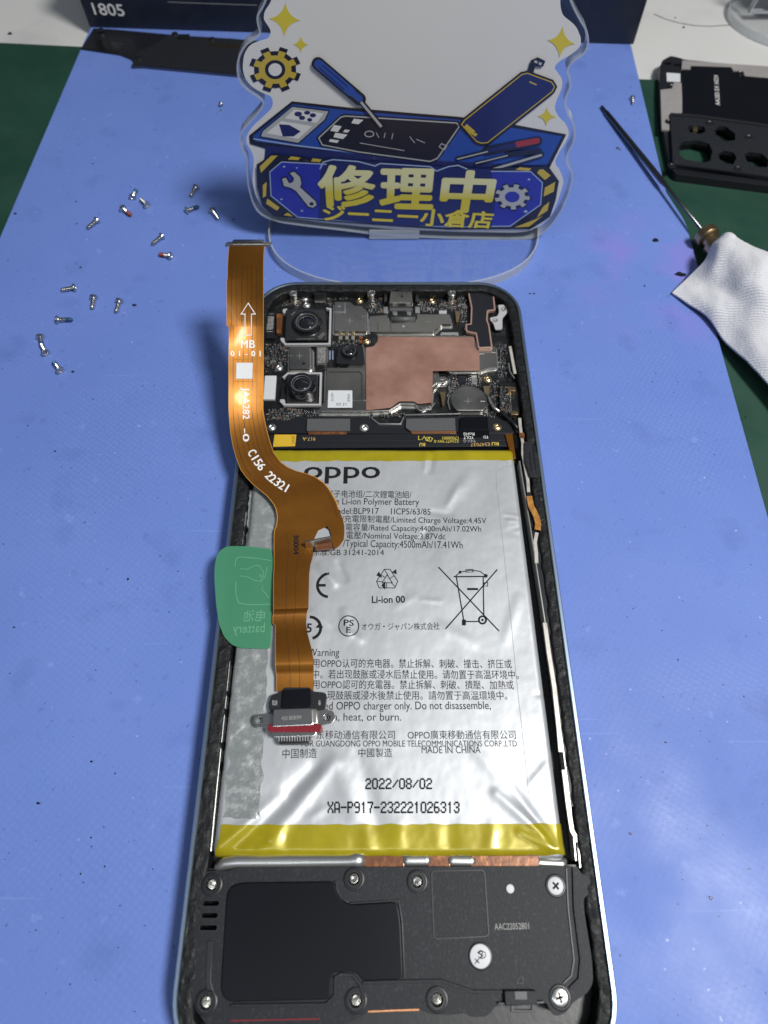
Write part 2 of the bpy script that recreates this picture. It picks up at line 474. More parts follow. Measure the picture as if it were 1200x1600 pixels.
# ledge of old black glue running round the inside of the frame
def resample(loop, step):
    out = []
    for i in range(len(loop)):
        a = Vector(loop[i]); b = Vector(loop[(i+1) % len(loop)]); m = MCOUNT[i]
        for k in range(m): out.append(a.lerp(b, k/m))
    return out
outl = rr4(inset4(1.03), R0-1.03, 8)
inl = rr4([(-32.0, 137.2), (34.3, 137.2), (35.3, -30.0), (-31.2, -30.0)], 8.0, 8)
MCOUNT = [max(1, int((Vector(outl[i])-Vector(outl[(i+1) % len(outl)])).length/.45)) for i in range(len(outl))]
A = resample(outl, .45); B = resample(inl, .45); nn = len(A)
rows = [(0, 6.9), (.05, 6.95), (.2, 6.95), (.36, 6.95), (.52, 6.9), (.68, 6.9), (.84, 6.85), (.97, 6.7), (1, 6.2), (1, 3.0)]
Vv = []; Ff = []
for j, (t, z) in enumerate(rows):
    for k in range(nn):
        p = A[k].lerp(B[k], t)
        nz_ = noise.noise(Vector((p.x*.9, p.y*.55, j*.1)))*.22+noise.noise(Vector((p.x*2.6, p.y*2.2, 5)))*.16+noise.noise(Vector((p.x*.12, p.y*.12, 9)))*.12
        wob = noise.noise(Vector((p.x*.5, p.y*.5, 3)))*.35 if t > .9 else 0
        q = p+(A[k]-B[k]).normalized()*wob
        Vv.append((q.x, q.y, z+(nz_ if 0 < j < 8 else 0)))
for j in range(len(rows)-1):
    for k in range(nn): Ff.append([j*nn+k, j*nn+(k+1) % nn, (j+1)*nn+(k+1) % nn, (j+1)*nn+k])
mesh('adhesive_ledge', Vv, Ff, ADH, phone, smooth=True)

# ---------------------------------------------------------------- battery
XL0, XL1, XR0, XR1, YB, YT = -30.9, -30.9, 31.3, 32.6, -2.1, 84.9     # left/right at top and bottom
creases = []
def crease(pxa, pxb, w, amp): creases.append((Vector(U(*pxa, 7)[:2]), Vector(U(*pxb, 7)[:2]), w, amp))
crease((350, 1338), (492, 1200), 1.5, -.55); crease((338, 1330), (440, 1245), 1.2, .55); crease((395, 1350), (520, 1190), 1.3, .35)
crease((884, 1335), (775, 1240), .9, .45); crease((878, 1335), (800, 1230), .7, -.35); crease((870, 1330), (812, 1300), .7, .3)
crease((676, 705), (672, 735), .7, -.3); crease((668, 705), (664, 735), .6, .2)
crease((500, 885), (522, 912), .9, .4); crease((528, 880), (540, 905), .7, -.22); crease((538, 955), (545, 990), .9, .3)
crease((536, 985), (562, 1000), .9, .25); crease((560, 1180), (600, 1330), 1.6, -.22); crease((530, 1200), (575, 1330), 1.6, .22)
crease((740, 1170), (790, 1225), 1.2, .22); crease((810, 935), (790, 1000), 1.1, .15); crease((700, 790), (735, 740), 1.5, .16)
crease((690, 980), (740, 1005), 1.3, .16); crease((450, 1290), (450, 1335), 1.2, -.2); crease((625, 1290), (620, 1335), 1.5, .25)
crease((700, 1290), (705, 1335), 1.5, -.2); crease((770, 1290), (765, 1335), 1.2, .2); crease((560, 1290), (555, 1335), 1.2, -.2)
_r = random.Random(5)
for _ in range(30):     # small random dents and folds, more of them near the rims
    ex_ = _r.random() < .6
    x_ = (_r.choice((-29.5, 30.5))+_r.uniform(-3, 3)) if ex_ else _r.uniform(-28, 30); y_ = _r.uniform(0, 84); t_ = _r.uniform(0, math.pi) if not ex_ else _r.uniform(-.5, .5)
    l_ = _r.uniform(1.5, 6); creases.append((Vector((x_, y_)), Vector((x_+l_*math.cos(t_), y_+l_*math.sin(t_))), _r.uniform(.35, .8), _r.choice((-1, 1))*_r.uniform(.06, .17)))
def bat_h(x, y):
    h = 6.95
    for a, b, w, amp in creases:
        d = b-a; t = max(0, min(1, ((x-a.x)*d.x+(y-a.y)*d.y)/d.length_squared))
        q = a+d*t; r = math.hypot(x-q.x, y-q.y)
        if r < 3.2*w: h += amp*math.exp(-(r/w)**2)*(.35+.65*math.sin(math.pi*(.15+.7*t)))
    h += noise.noise(Vector((x*.07, y*.07, 1)))*.16+noise.noise(Vector((x*.28, y*.2, 4)))*.05+noise.noise(Vector((x*.9, y*.6, 2)))*.022
    return h
def bat_xy(s, t):
    y = YB+(YT-YB)*t; xl = XL1+(XL0-XL1)*t; xr = XR1+(XR0-XR1)*t
    return xl+(xr-xl)*s, y
NX, NY = 150, 200
def ease(k, n, e=.018, m=7):   # cluster samples near both edges
    return k/n
Vv = []; Ff = []
for j in range(NY+1):
    for i in range(NX+1):
        s = i/NX; t = j/NY
        x, y = bat_xy(s, t); h = bat_h(x, y)
        dl = min(x-(XL1+(XL0-XL1)*t), (XR1+(XR0-XR1)*t)-x); db = min(y-YB, YT-y)
        for d, w in ((dl, 1.3), (db, 1.6)):
            if d < w: h -= 1.1*(1-math.sqrt(max(0, 1-((w-d)/w)**2)))*1.4
        Vv.append((x, y, h))
nW = NX+1
for j in range(NY):
    for i in range(NX): Ff.append([j*nW+i, j*nW+i+1, (j+1)*nW+i+1, (j+1)*nW+i])
# side walls down to the bay
per = [i for i in range(nW)]+[j*nW+NX for j in range(1, NY+1)]+[NY*nW+i for i in range(NX-1, -1, -1)]+[j*nW for j in range(NY-1, 0, -1)]
b0 = len(Vv)
for k in per: Vv.append((Vv[k][0], Vv[k][1], 3.0))
for k in range(len(per)):
    l = (k+1) % len(per); Ff.append([per[k], b0+k, b0+l, per[l]])
batt = mesh('battery', Vv, Ff, POUCH, phone, smooth='auto')
def bsurf(P): return Vector((P.x, P.y, edge_h(P.x, P.y)))
def edge_h(x, y):
    t = (y-YB)/(YT-YB); h = bat_h(x, y)
    dl = min(x-(XL1+(XL0-XL1)*t), (XR1+(XR0-XR1)*t)-x); db = min(y-YB, YT-y)
    for d, w in ((dl, 1.3), (db, 1.6)):
        if d < w: h -= 1.54*(1-math.sqrt(max(0, 1-((w-max(d, 0))/w)**2)))
    return h
def on_bat(name, px, mat, lift=.06, nx=60, ny=12, wob=0.0, parent=None, seed=0):
    """a thin strip that follows the battery: px = four corners tl,tr,br,bl"""
    q = [U(x, y, 7) for x, y in px]; V = []; Fc = []
    for j in range(ny+1):
        for i in range(nx+1):
            s = i/nx; t = j/ny
            p = q[0].lerp(q[1], s).lerp(q[3].lerp(q[2], s), t)
            if wob and j in (0, ny): p.y += noise.noise(Vector((p.x*.4, seed, j)))*wob
            if wob and i in (0, nx): p.x += noise.noise(Vector((p.y*.4, seed, i)))*wob
            V.append((p.x, p.y, edge_h(p.x, p.y)+lift))
    for j in range(ny):
        for i in range(nx):
            a = j*(nx+1)+i; Fc.append([a, a+nx+1, a+nx+2, a+1])
    n = len(V); rim = [i for i in range(nx+1)]+[j*(nx+1)+nx for j in range(1, ny+1)]+[ny*(nx+1)+i for i in range(nx-1, -1, -1)]+[j*(nx+1) for j in range(ny-1, 0, -1)]
    for k in rim: V.append((V[k][0], V[k][1], V[k][2]-lift-.05))
    for k in range(len(rim)): Fc.append([rim[k], rim[(k+1) % len(rim)], n+(k+1) % len(rim), n+k])
    return mesh(name, V, Fc, mat, parent or batt, smooth='auto')
on_bat('yellow_tape', [(346, 1289), (879.5, 1287), (886, 1336), (335, 1340)], YTAPE, .10, 150, 24, wob=.25)
on_bat('yellow_tape', [(394, 702.5), (803, 701), (805, 719), (390, 721)], YTAPE, .10, 110, 8, wob=.3, seed=2)
on_bat('clear_side_tape', [(388, 762), (431, 768), (406, 1279), (350, 1279)], GREY_A, .08, 14, 120, wob=.7, seed=4)
# faint outline of the wrap sticker
fl = Flat(lambda x, y: bsurf(U(x, y, 7)), lift=.03, dens=4)
fl.line([(803, 728), (790, 729), (780, 733), (775, 741), (776, 760), (787, 860), (800, 985), (809, 1080), (820, 1180), (826, 1240)], .09)
fl.build('sticker_edge', GINK, batt)

BF = lambda x, y: U(x, y, 7)
def bt(s, p0, p1, h=None, off=0.0, mat=BINK, **k): return text(s, p0, p1, BF, mat, batt, h=h, off=off, surf=bsurf, lift=.045, **k)
bt('oppo', (474, 746.5), (594, 746.5), h=17.5, off=.012)
bt('离子电池组/二次鋰電池組/', (510, 776), (643, 777.5), h=10.5)
bt('able Li-ion Polymer Battery', (509, 788), (655, 789), h=10)
bt('Model:BLP917', (516, 803), (592, 803), h=9.5); bt('1ICP5/63/85', (611, 803.5), (673, 804), h=9.5)
bt('/充電限制電壓/Limited Charge Voltage:4.45V', (534, 815), (760, 818), h=10.5)
bt('電容量/Rated Capacity:4400mAh/17.02Wh', (540, 828), (752, 831), h=10.5)
bt('電壓/Nominal Voltage:3.87Vdc', (541, 841), (696, 842.5), h=10.5)
bt('/Typical Capacity:4500mAh/17.41Wh', (536, 854), (723, 857), h=11)
bt('标准:GB 31241-2014', (486, 867.5), (600, 867.5), h=10.5)
bt('Li-ion 00', (581, 942), (633, 941.5), h=11, off=.018)
bt('オウガ・ジャパン株式会社', (565, 984), (687, 983), h=10.5)
bt('Warning', (481, 1025), (530, 1025), h=11.5)
bt('用OPPO认可的充电器。禁止拆解、刺破、撞击、挤压或', (488, 1042), (800, 1043), h=13)
bt('中。若出现鼓胀或浸水后禁止使用。请勿置于高温环境中。', (488, 1059), (811, 1060), h=13)
bt('用OPPO認可的充電器。禁止拆解、刺破、擠壓、加熱或', (488, 1075), (803, 1076), h=13)
bt('現鼓脹或浸水後禁止使用。請勿置于高温環境中。', (511, 1092), (793, 1092.5), h=13)
bt('ified OPPO charger only. Do not disassemble,', (497, 1109), (767, 1108), h=12.5)
bt('rush, heat, or burn.', (499, 1126), (627, 1126), h=12)
bt('广东移动通信有限公司', (480, 1154), (617, 1154), h=13); bt('OPPO廣東移動通信有限公司', (637, 1154), (806, 1154), h=13)
bt('FOR GUANGDONG OPPO MOBILE TELECOMMUNICATIONS CORP.,LTD', (471, 1166.5), (808, 1166.5), h=9.5)
bt('中国制造', (441, 1184), (495, 1183), h=14); bt('中國製造', (560, 1182), (613, 1182), h=13); bt('MADE IN CHINA', (659, 1177), (751, 1177), h=11)
# symbols
fl = Flat(lambda x, y: bsurf(U(x, y, 7)), lift=.045, dens=4)
fl.ring(514, 915, 18, 17.5, .62, 24, 95, 265); fl.line([(497, 914.5), (509, 914.5)], .62)          # the E of the CE mark
fl.line([(513, 897.3), (514.5, 897.2)], .62)
fl.ring(545, 978.5, 15.5, 16, .22, 36)
fl.ring(484, 981, 17, 17, .62, 28, -75, 90); fl.poly([(493, 981), (505, 981), (500, 972)]) 
fl.line([(600.5, 889.5), (609.5, 889.5), (621.5, 908), (617, 918.5), (592.5, 918.5), (588.5, 908)], .17, True)     # recycling triangle
fl.line([(605, 898), (613, 910.5), (597, 910.5)], .17, True)
for sg_ in ([(600.5, 889.5), (606.5, 899)], [(616, 899.5), (609.5, 903.5)], [(618, 917), (611, 910)], [(604, 910.5), (604, 918.5)], [(588.5, 908), (597.5, 909)], [(595, 898), (601.5, 902)]): fl.line(sg_, .15)
for ah in ([(612.5, 894), (620, 897.5), (619, 889)], [(602, 907.5), (602, 921.5), (596, 914.5)], [(588, 899), (597.5, 903), (592, 893)]): fl.poly(ah)
fl.line([(685, 886), (780, 986)], .26); fl.line([(777, 890), (696, 983)], .26)
fl.line([(709, 901), (757, 901)], .28); fl.line([(713, 901), (726, 977)], .24); fl.line([(755, 902), (756, 960)], .24)
fl.line([(712, 900), (719, 894), (735, 891), (750, 893), (758, 899)], .2); fl.line([(728, 890), (739, 890), (739, 894), (728, 894)], .14, True)
fl.line([(730, 920.5), (747, 920.5)], .5); fl.line([(722, 971), (748, 971)], .26); fl.ring(754, 968.5, 5.6, 5.8, .38, 20); fl.poly(disc(754, 968.5, 2, 10))
fl.poly([(722, 968), (728, 968), (728, 977), (722, 977)]); fl.poly(disc(759, 900, 3, 10)); fl.poly(disc(719, 894, 2.4, 10))
fl.line([(756, 911), (762, 910), (762, 916), (756, 916)], .14, True)
fl.build('printed_symbols', BINK, batt)
bt('5', (478.5, 988), (487, 988), h=14, off=.02); bt('PS', (537, 978), (553, 978), h=9.5, off=.015); bt('E', (541, 989.5), (548, 989.5), h=9.5, off=.015)
D57 = {'0': '01110 10001 10001 10001 10001 10001 01110', '1': '00100 01100 00100 00100 00100 00100 00100', '2': '01110 10001 00001 00110 01000 10000 11111',
       '3': '01110 10001 00001 00110 00001 10001 01110', '6': '01110 10000 10000 11110 10001 10001 01110', '7': '11111 00001 00010 00010 00100 00100 00100',
       '8': '01110 10001 10001 01110 10001 10001 01110', '9': '01110 10001 10001 01111 00001 00001 01110', '/': '00000 00001 00010 00100 01000 10000 00000',
       '-': '00000 00000 00000 11111 00000 00000 00000', 'X': '10001 10001 01010 00100 01010 10001 10001', 'A': '01110 10001 10001 10001 11111 10001 10001',
       'P': '11110 10001 10001 11110 10000 10000 10000'}
def dots(s, x0, x1, yt, yb, name='inkjet_date'):
    V = []; Fc = []; n = len(s); cw = (x1-x0)/(n*6-1)
    for i, ch in enumerate(s):
        for r, row in enumerate(D57[ch].split()):
            for c, b in enumerate(row):
                if b == '1':
                    P = U(x0+(i*6+c+.5)*cw, yt+(yb-yt)*(r+.5)/7, 7); P = bsurf(P)+Vector((0, 0, .045)); k = len(V)
                    rx = .155; ry = .165
                    V += [P+Vector((a*rx, b2*ry, 0)) for a, b2 in ((-1, -.6), (-.5, -1), (.5, -1), (1, -.6), (1, .6), (.5, 1), (-.5, 1), (-1, .6))]
                    Fc.append([k+q for q in range(8)])
    mesh(name, V, Fc, BINK, batt, recalc=False)
dots('2022/08/02', 571, 675, 1216, 1233); dots('XA-P917-232221026313', 512, 718, 1252.5, 1270.5, 'inkjet_number')

# silver sleeve and flex pieces in the gap under the battery
def gap_tube(name, x0, x1, mat, y0=1347, y1=1347, r=1.25, z=5.4, fl_=.8):
    pts = [U(x0+(x1-x0)*k/6, y0+(y1-y0)*k/6, z) for k in range(7)]
    return tube(name, pts, r, mat, phone, n=12, flat=fl_)
pts = [U(x, y, z) for x, y, z in ((334, 1366, 5.0), (341, 1356, 5.6), (352, 1349, 5.9), (370, 1346.5, 5.9), (450, 1346, 5.9), (545, 1345, 5.9), (556, 1343.5, 6.1), (570, 1344, 6.1))]
tube('silver_sleeve', pts, [.5, .9, 1.15, 1.2, 1.2, 1.2, 1.35, 1.3], SILV, phone, n=14, flat=.8)
gap_tube('silver_sleeve', 630, 672, SILV, 1344, 1344); gap_tube('silver_sleeve', 700, 742, SILV, 1344, 1345)
gap_tube('silver_sleeve', 835, 884, SILV, 1347, 1350, 1.0)
for a, b in ((570, 631), (669, 703), (736, 842)):
    prism('flex_tail', [(a, 1336), (b, 1336), (b+1, 1357), (a-1, 1357)], 4.6, 6.3, BROWN, phone, bevel=.15)
prism('bay_edge', [(310, 1357), (906, 1351), (906, 1366), (310, 1371)], 3, 5.6, BLACKP2, phone)

# ---------------------------------------------------------------- loudspeaker cover at the bottom
ZS = 6.9
cov = [(311, 1370), (320, 1361), (356, 1361), (369, 1356), (540, 1355), (706, 1354), (884, 1353.5), (902, 1354), (909, 1366), (917, 1367), (924, 1377), (926, 1395), (912, 1401), (913, 1425),
       (925, 1500), (927, 1535), (918, 1552), (895, 1566), (884, 1584), (866, 1588), (858, 1578), (855, 1567), (775, 1570), (762, 1589), (735, 1589), (727, 1583), (700, 1586), (672, 1585), (655, 1577), (580, 1580), (545, 1598), (530, 1612), (340, 1612), (318, 1596), (300, 1565), (296, 1540)]
bosses = [(331, 1382), (553, 1373), (651.7, 1377), (322, 1566), (556, 1563), (682.7, 1561.5)]
def pdisc(cx, cy, r_mm, z, n=24):
    c = U(cx, cy, z); return disc(c.x, c.y, r_mm, n)
film_px = [(354, 1397), (362, 1384), (377, 1379), (522, 1377), (526, 1392), (534, 1407), (548, 1413.5), (621, 1409), (626, 1440), (630, 1530), (567, 1533), (560, 1522), (550, 1518), (522, 1520), (518, 1530), (516, 1562), (360, 1566), (348, 1558), (345, 1545)]
slots = [[(316, 1406), (344, 1406), (343, 1417), (315, 1417)], [(314, 1425), (342, 1425), (341, 1436), (313, 1436)], [(311, 1444), (341, 1444), (340, 1455), (310, 1455)]]
holes = [pdisc(x, y, 1.05, ZS) for x, y in bosses]+[rounded(pl(s, ZS), .6, 4) for s in slots]
spk = solid('speaker_cover', rounded(pl(cov, ZS), .9, 3), 3.0, ZS, BLACKP, phone, holes=holes, bevel=.12)
# raised rim round the film window, ribs and channels
def rib(name, px, w, z0, z1, mat, parent, closed=False, r=0):
    P = pl(px, z1)
    if closed:
        return solid(name, offset(rounded(P, r), w/2), z0, z1, mat, parent, holes=[offset(rounded(P, r), -w/2)], bevel=min(.08, w/4))
    V, Fc = strip_loop([Vector((x, y, z1)) for x, y in P], w, Vector((0, 0, 1)), False)
    n = len(V); V2 = V+[Vector((v.x, v.y, z0)) for v in V]; F2 = list(Fc)
    for i in range(n//2-1): F2 += [[2*i, 2*i+2, n+2*i+2, n+2*i], [2*i+1, 2*i+3, n+2*i+3, n+2*i+1]]
    F2 += [[0, 1, n+1, n], [n-2, n-1, 2*n-1, 2*n-2]]
    return mesh(name, V2, F2, mat, parent, bevel=min(.07, w/4))
prism('speaker_film', film_px, ZS, ZS+.42, FILM, spk, r=1.1, bevel=.3, seg=3)
rib('cover_rib', [(544, 1410), (534, 1404), (527, 1392), (524, 1376)], .28, ZS, ZS+.32, BLACKP2, spk)
rib('cover_rib', [(546, 1411.5), (623, 1407), (628, 1440), (632, 1530)], .25, ZS, ZS+.30, BLACKP2, spk)
rib('cover_rib', [(566, 1536), (628, 1534), (690, 1533), (740, 1550), (785, 1550)], .5, ZS, ZS+.35, BLACKP, spk)
rib('cover_rib', [(360, 1572), (510, 1570), (523, 1556), (524, 1528), (532, 1523), (552, 1524), (562, 1538), (570, 1560)], .5, ZS, ZS+.42, BLACKP, spk)
rib('cover_rib', [(328, 1470), (325, 1535), (330, 1552)], .9, ZS, ZS+.2, BLACKP2, spk)
rib('cover_rib', [(896, 1356), (898, 1420), (908, 1500), (905, 1530), (890, 1545)], .35, ZS, ZS+.38, BLACKP, spk)
rib('cover_rib', [(885, 1356), (888, 1420), (897, 1500), (893, 1525), (880, 1537)], .3, ZS, ZS+.2, BLACKP2, spk)
rib('label_recess', [(674, 1361), (757, 1359.5), (764, 1463), (678, 1467)], .22, ZS, ZS+.14, BLACKP2, spk, closed=True, r=.7)
# red and copper lines of the frame showing at the bottom edge
prism('red_seal_line', [(360, 1594), (500, 1591), (500, 1593), (360, 1596)], 4, ZS+.05, RED, spk)
prism('copper_edge', [(575, 1579.5), (620, 1577.5), (655, 1576.5), (655, 1579), (620, 1580), (575, 1582)], 5, ZS+.06, COPPERB, spk)
for s in slots: rib('slot_rim', s, .3, ZS, ZS+.16, BLACKP2, spk, closed=True, r=.6)
for x, y in bosses:
    c = U(x, y, ZS)
    b = revolve('screw_boss', (c.x, c.y, ZS), [(1.85, 0), (1.85, .12), (1.7, .2), (1.55, .2), (1.45, .05), (1.3, .05), (1.25, .22), (1.05, .22), (.95, 0), (.95, -2.5)], BLACKP2, spk, n=32, cap=False)
    revolve('threaded_insert', (c.x, c.y, ZS-1.6), [(.92, -1.5), (.92, 1.0), (.74, 1.25), (.55, 1.0), (.5, -1.2), (.05, -1.2)], BRIGHT, b, n=20)
def cross_screw(x, y, z, r, mat, parent, rot=.6, tilt=None):
    c = U(x, y, z)
    h = revolve('cover_screw', (c.x, c.y, z), [(r, -.4), (r, .0), (r*.96, .10), (r*.8, .18), (r*.3, .2), (.02, .2)], mat, parent, n=32)
    fl = Flat(lambda a, b: Vector((a, b, z+.2)), lift=.012)
    for k in range(2):
        a = rot+k*math.pi/2; fl.line([(c.x-math.cos(a)*r*.5, c.y-math.sin(a)*r*.5), (c.x+math.cos(a)*r*.5, c.y+math.sin(a)*r*.5)], r*.24)
    fl.build('cross_recess', BINK, h); return h
def recess(x, y, r, z=ZS):
    c = U(x, y, z); revolve('screw_well', (c.x, c.y, z), [(r+.35, 0), (r+.35, .06), (r+.18, .14), (r+.02, .14), (r+.02, .02)], BLACKP2, spk, n=32, cap=False)
recess(868, 1384, 1.5); cross_screw(868, 1384, ZS+.1, 1.42, WLAB, spk, .7)
recess(875, 1558.5, 1.5); cross_screw(875, 1558.5, ZS+.1, 1.4, STEEL, spk, .2)
c = U(796.7, 1388.5, ZS); revolve('locating_pin', (c.x, c.y, ZS), [(.72, 0), (.72, .25), (.6, .35), (.02, .38)], WLAB, spk, n=20)
c = U(750.5, 1494, ZS); stk = revolve('round_sticker', (c.x, c.y, ZS+.02), [(1.75, 0), (1.75, .08), (1.6, .11), (.02, .11)], WLAB, spk, n=36)
recess(750.5, 1494, 1.7)
fl = Flat(lambda x, y: U(x, y, ZS+.13), lift=.02)
fl.ring(753, 1492, 6, 5.5, .12, 20, 200, 520); fl.line([(742, 1498), (749, 1505)], .16); fl.line([(749, 1497), (742, 1506)], .14); fl.line([(746, 1488), (754, 1493), (750, 1497)], .2); fl.ring(751, 1488, 3, 3, .12, 12)
fl.build('pen_mark', BINK, stk)
text('AAC22052801', (773, 1453), (827, 1451.5), lambda x, y: U(x, y, ZS), GINK, spk, h=10, lift=.02)
# moulded block by the microphone
mb = prism('microphone_block', [(788, 1548), (838, 1548), (840, 1570), (790, 1572)], ZS, ZS+1.0, BLACKP, spk, bevel=.15)
prism('microphone_window', [(804, 1549), (823, 1549), (824, 1562), (805, 1562)], ZS+1.0, ZS+1.12, DGREY, mb, bevel=.04)
rib('cover_rib', [(778, 1568), (800, 1569), (800, 1580), (832, 1580), (833, 1567), (850, 1566)], .35, ZS, ZS+.55, BLACKP2, spk)
rib('mould_mark', [(807, 1536), (817, 1536), (817, 1527), (812, 1527)], .15, ZS, ZS+.1, BLACKP2, spk, closed=True)

# ---------------------------------------------------------------- metal seen along the right hand side
def strip3(name, px, w, z, mat, parent, th=.35):
    P = [U(x, y, z) for x, y in px]
    V, Fc = strip_loop(P, w, Vector((0, 0, 1)), False); n = len(V)
    for i, v in enumerate(list(V)): V.append(v-Vector((0, 0, th)))
    F2 = list(Fc)
    for i in range(n//2-1): F2 += [[2*i, 2*i+2, n+2*i+2, n+2*i], [2*i+1, 2*i+3, n+2*i+3, n+2*i+1]]
    return mesh(name, V, F2, mat, parent, bevel=.06)
strip3('antenna_strip', [(812, 653), (813, 666), (815, 680), (817, 692), (817, 709), (822, 736), (825, 751), (826, 769)], .75, 6.6, ANT, phone)
strip3('antenna_strip', [(839, 832), (836, 847), (838, 864), (838.5, 880)], .8, 6.6, ANT, phone)
strip3('antenna_strip', [(851.5, 973), (857.5, 1019), (866, 1072), (873, 1136), (876.5, 1175)], .9, 6.6, ANT, phone)
strip3('antenna_strip', [(881, 1203), (888, 1260), (894, 1298), (905, 1317), (909, 1356)], .8, 6.6, ANT, phone)
strip3('antenna_strip', [(797, 541), (801, 563), (805, 584)], .75, 6.8, ANT, phone)
strip3('antenna_edge', [(795, 567), (797, 580), (804, 591)], .3, 6.6, BRIGHT, phone)
strip3('orange_flex_strip', [(827, 775), (830, 790), (838, 806), (841, 818), (840, 828)], 1.35, 7.3, ORANGE, phone)
strip3('brown_tape', [(815, 676), (816, 684)], 1.3, 6.9, BROWN, phone)
strip3('bay_wall', [(812, 720), (830, 830), (850, 960), (868, 1080), (884, 1200), (897, 1310), (900, 1345)], .28, 6.5, BRIGHT, phone, 3.0)
strip3('black_liner', [(821, 735), (840, 860), (861, 1010), (880, 1150), (893, 1260)], 1.1, 6.35, BLACKP2, phone)
strip3('bay_wall', [(384, 800), (376, 870), (364, 980), (352, 1100), (340, 1215), (329, 1330)], .22, 6.6, BRIGHT, phone, 2.5)
for y0, y1, dx in ((700, 800, 0),):
    prism('side_key_bracket', [(820, 690), (829, 690), (833, 706), (840, 707), (846, 742), (838, 746), (828, 745), (820, 720)], 5, 7.35, BLACKP, phone, bevel=.1, r=.3)
    rib('side_key_slot', [(828, 707), (834, 706), (838, 734), (831, 736)], .22, 7.3, 7.5, BLACKP2, phone, closed=True, r=.3)

# ---------------------------------------------------------------- circuit board
ZB = 4.0
bx = [(398, 520), (402, 490), (417, 466), (437, 457.5), (775, 457.5), (798, 470), (806, 500), (815, 640), (815, 676), (385, 676), (392, 600)]
board = prism('circuit_board', bx, 3.0, ZB, PCB, phone, r=1.0)
def shield(px, z=5.4, r=.5, parent=None, mat=None, name='shield_can', flange=.38, bev=.36):
    top = rounded(pl(px, z), r, 4)
    s = solid(name, top, ZB, z, mat or SHIELD, parent or board, bevel=bev, seg=3)
    if flange: solid('can_flange', offset(top, flange), ZB, ZB+.3, BRIGHT, s, bevel=.08)
    return s
def cross_mark(x, y, z, L, parent, stub=None):
    f = Flat(lambda a, b: U(a, b, z), lift=.012); f.line([(x-L, y), (x+L, y)], .10); f.line([(x, y-L*.8), (x, y+L*.8)], .10)
    if stub: f.line([stub, (stub[0]+7, stub[1])], .1)
    f.build('alignment_mark', GINK, parent)
def small_pad(x, y, z=ZB, r=.85, mat=BRIGHT, name='solder_post'):
    c = U(x, y, z)
    revolve(name, (c.x, c.y, z), [(r*1.25, 0), (r*1.2, .08), (r*.95, .12), (r*.9, .35), (r*.6, .5), (r*.5, .38), (r*.3, .3), (.02, .3)], mat, board, n=20)

# square can with notched corner
sA = shield([(522, 471), (548, 471), (554, 477), (566, 477), (573, 484), (574, 517), (521, 517)], 5.6)
cross_mark(546.5, 501.5, 5.6, 5.5, sA, (565, 494)); 
rib('can_crease', [(522, 487), (539, 487), (539, 472)], .28, 5.55, 5.78, BRIGHT, sA); c = U(530, 478.5, 5.6); revolve('dimple', (c.x, c.y, 5.6), [(.4, 0), (.35, .08), (.02, .1)], BRIGHT, sA, n=14)
for x in (531.5, 541.5, 551): 
    p = prism('solder_pad', rect(x-2.5, 521, x+3, 531), ZB, ZB+.35, GOLD, board, bevel=.1); prism('pad_cap', rect(x-2, 525, x+2.5, 530), ZB+.35, ZB+.55, BRIGHT, p, bevel=.05)
for y in (527, 534): prism('brown_capacitor', rect(561, y-2.5, 567, y+2.5), ZB, ZB+.4, BROWN, board, bevel=.06)
sB = shield([(451, 541), (483, 541), (488, 545), (488, 573), (484, 576), (451, 576)], 5.4); cross_mark(468, 556, 5.4, 5.5, sB, (450, 556)); 
rib('can_crease', [(484, 542), (485, 572)], .25, 5.35, 5.55, BRIGHT, sB); c = U(474.5, 568, 5.4); revolve('vent_hole', (c.x, c.y, 5.4), [(.42, .0), (.42, .015), (.02, .016)], BINK, sB, n=14)
# large can with label
sC = shield([(509, 574), (570, 574), (572, 580), (572, 624), (508, 624)], 5.5, .5); rib('can_crease', [(513, 581), (562, 581), (565.5, 585), (565, 622)], .22, 5.45, 5.62, DSTEEL, sC)
lab = prism('white_label', [(513, 610), (550.5, 610), (550.5, 637), (512, 637)], 5.5, 5.58, WLAB, sC)
text('03 21', (525.5, 633.5), (541, 633.5), lambda x, y: U(x, y, 5.58), BINK, lab, h=4, lift=.02)
text('Z1Z91', (521, 627), (521, 614), lambda x, y: U(x, y, 5.58), BINK, lab, h=3.4, lift=.02)
text('Z900', (546.5, 628), (546.5, 616), lambda x, y: U(x, y, 5.58), BINK, lab, h=3.4, lift=.02)
# long shield under the copper sheet with stepped bright lower edge
cop = [(592, 526), (741, 527), (741, 542), (749, 551), (749.5, 579), (676, 579.5), (676, 629), (653, 631), (646, 627), (624, 627), (610, 637), (572, 641), (572, 543), (580, 541), (588, 536)]
sD = shield([(577, 494), (605, 492), (607, 501), (651, 501), (652, 491), (703, 491), (706, 506), (690, 506), (678, 518), (638, 518.5), (578, 518.5)], 5.7, .3)
f = Flat(lambda a, b: U(a, b, 5.7), lift=.012); f.line([(664, 502.5), (674, 502.5)], .1); f.poly(disc(630.5, 510, 2, 10)); f.build('alignment_mark', GINK, sD)
rib('can_crease', [(610, 503), (611, 517)], .18, 5.65, 5.8, DSTEEL, sD); rib('can_crease', [(590, 505), (591, 517)], .18, 5.65, 5.8, DSTEEL, sD)
sE = shield([(572, 530), (592, 524), (741, 524), (746, 541), (775, 541), (777, 574), (760, 576), (752, 579.5), (708, 580), (702, 578), (695, 574), (684, 574), (684, 588), (697, 588), (700, 594), (684, 600), (676, 612), (674, 634), (660, 640), (652, 634), (626, 633), (612, 642), (572, 645), (500, 645), (498, 642)], 5.1, .4)
cs = prism('copper_sheet', cop, 5.6, 5.68, COPPER, sE, r=.3)
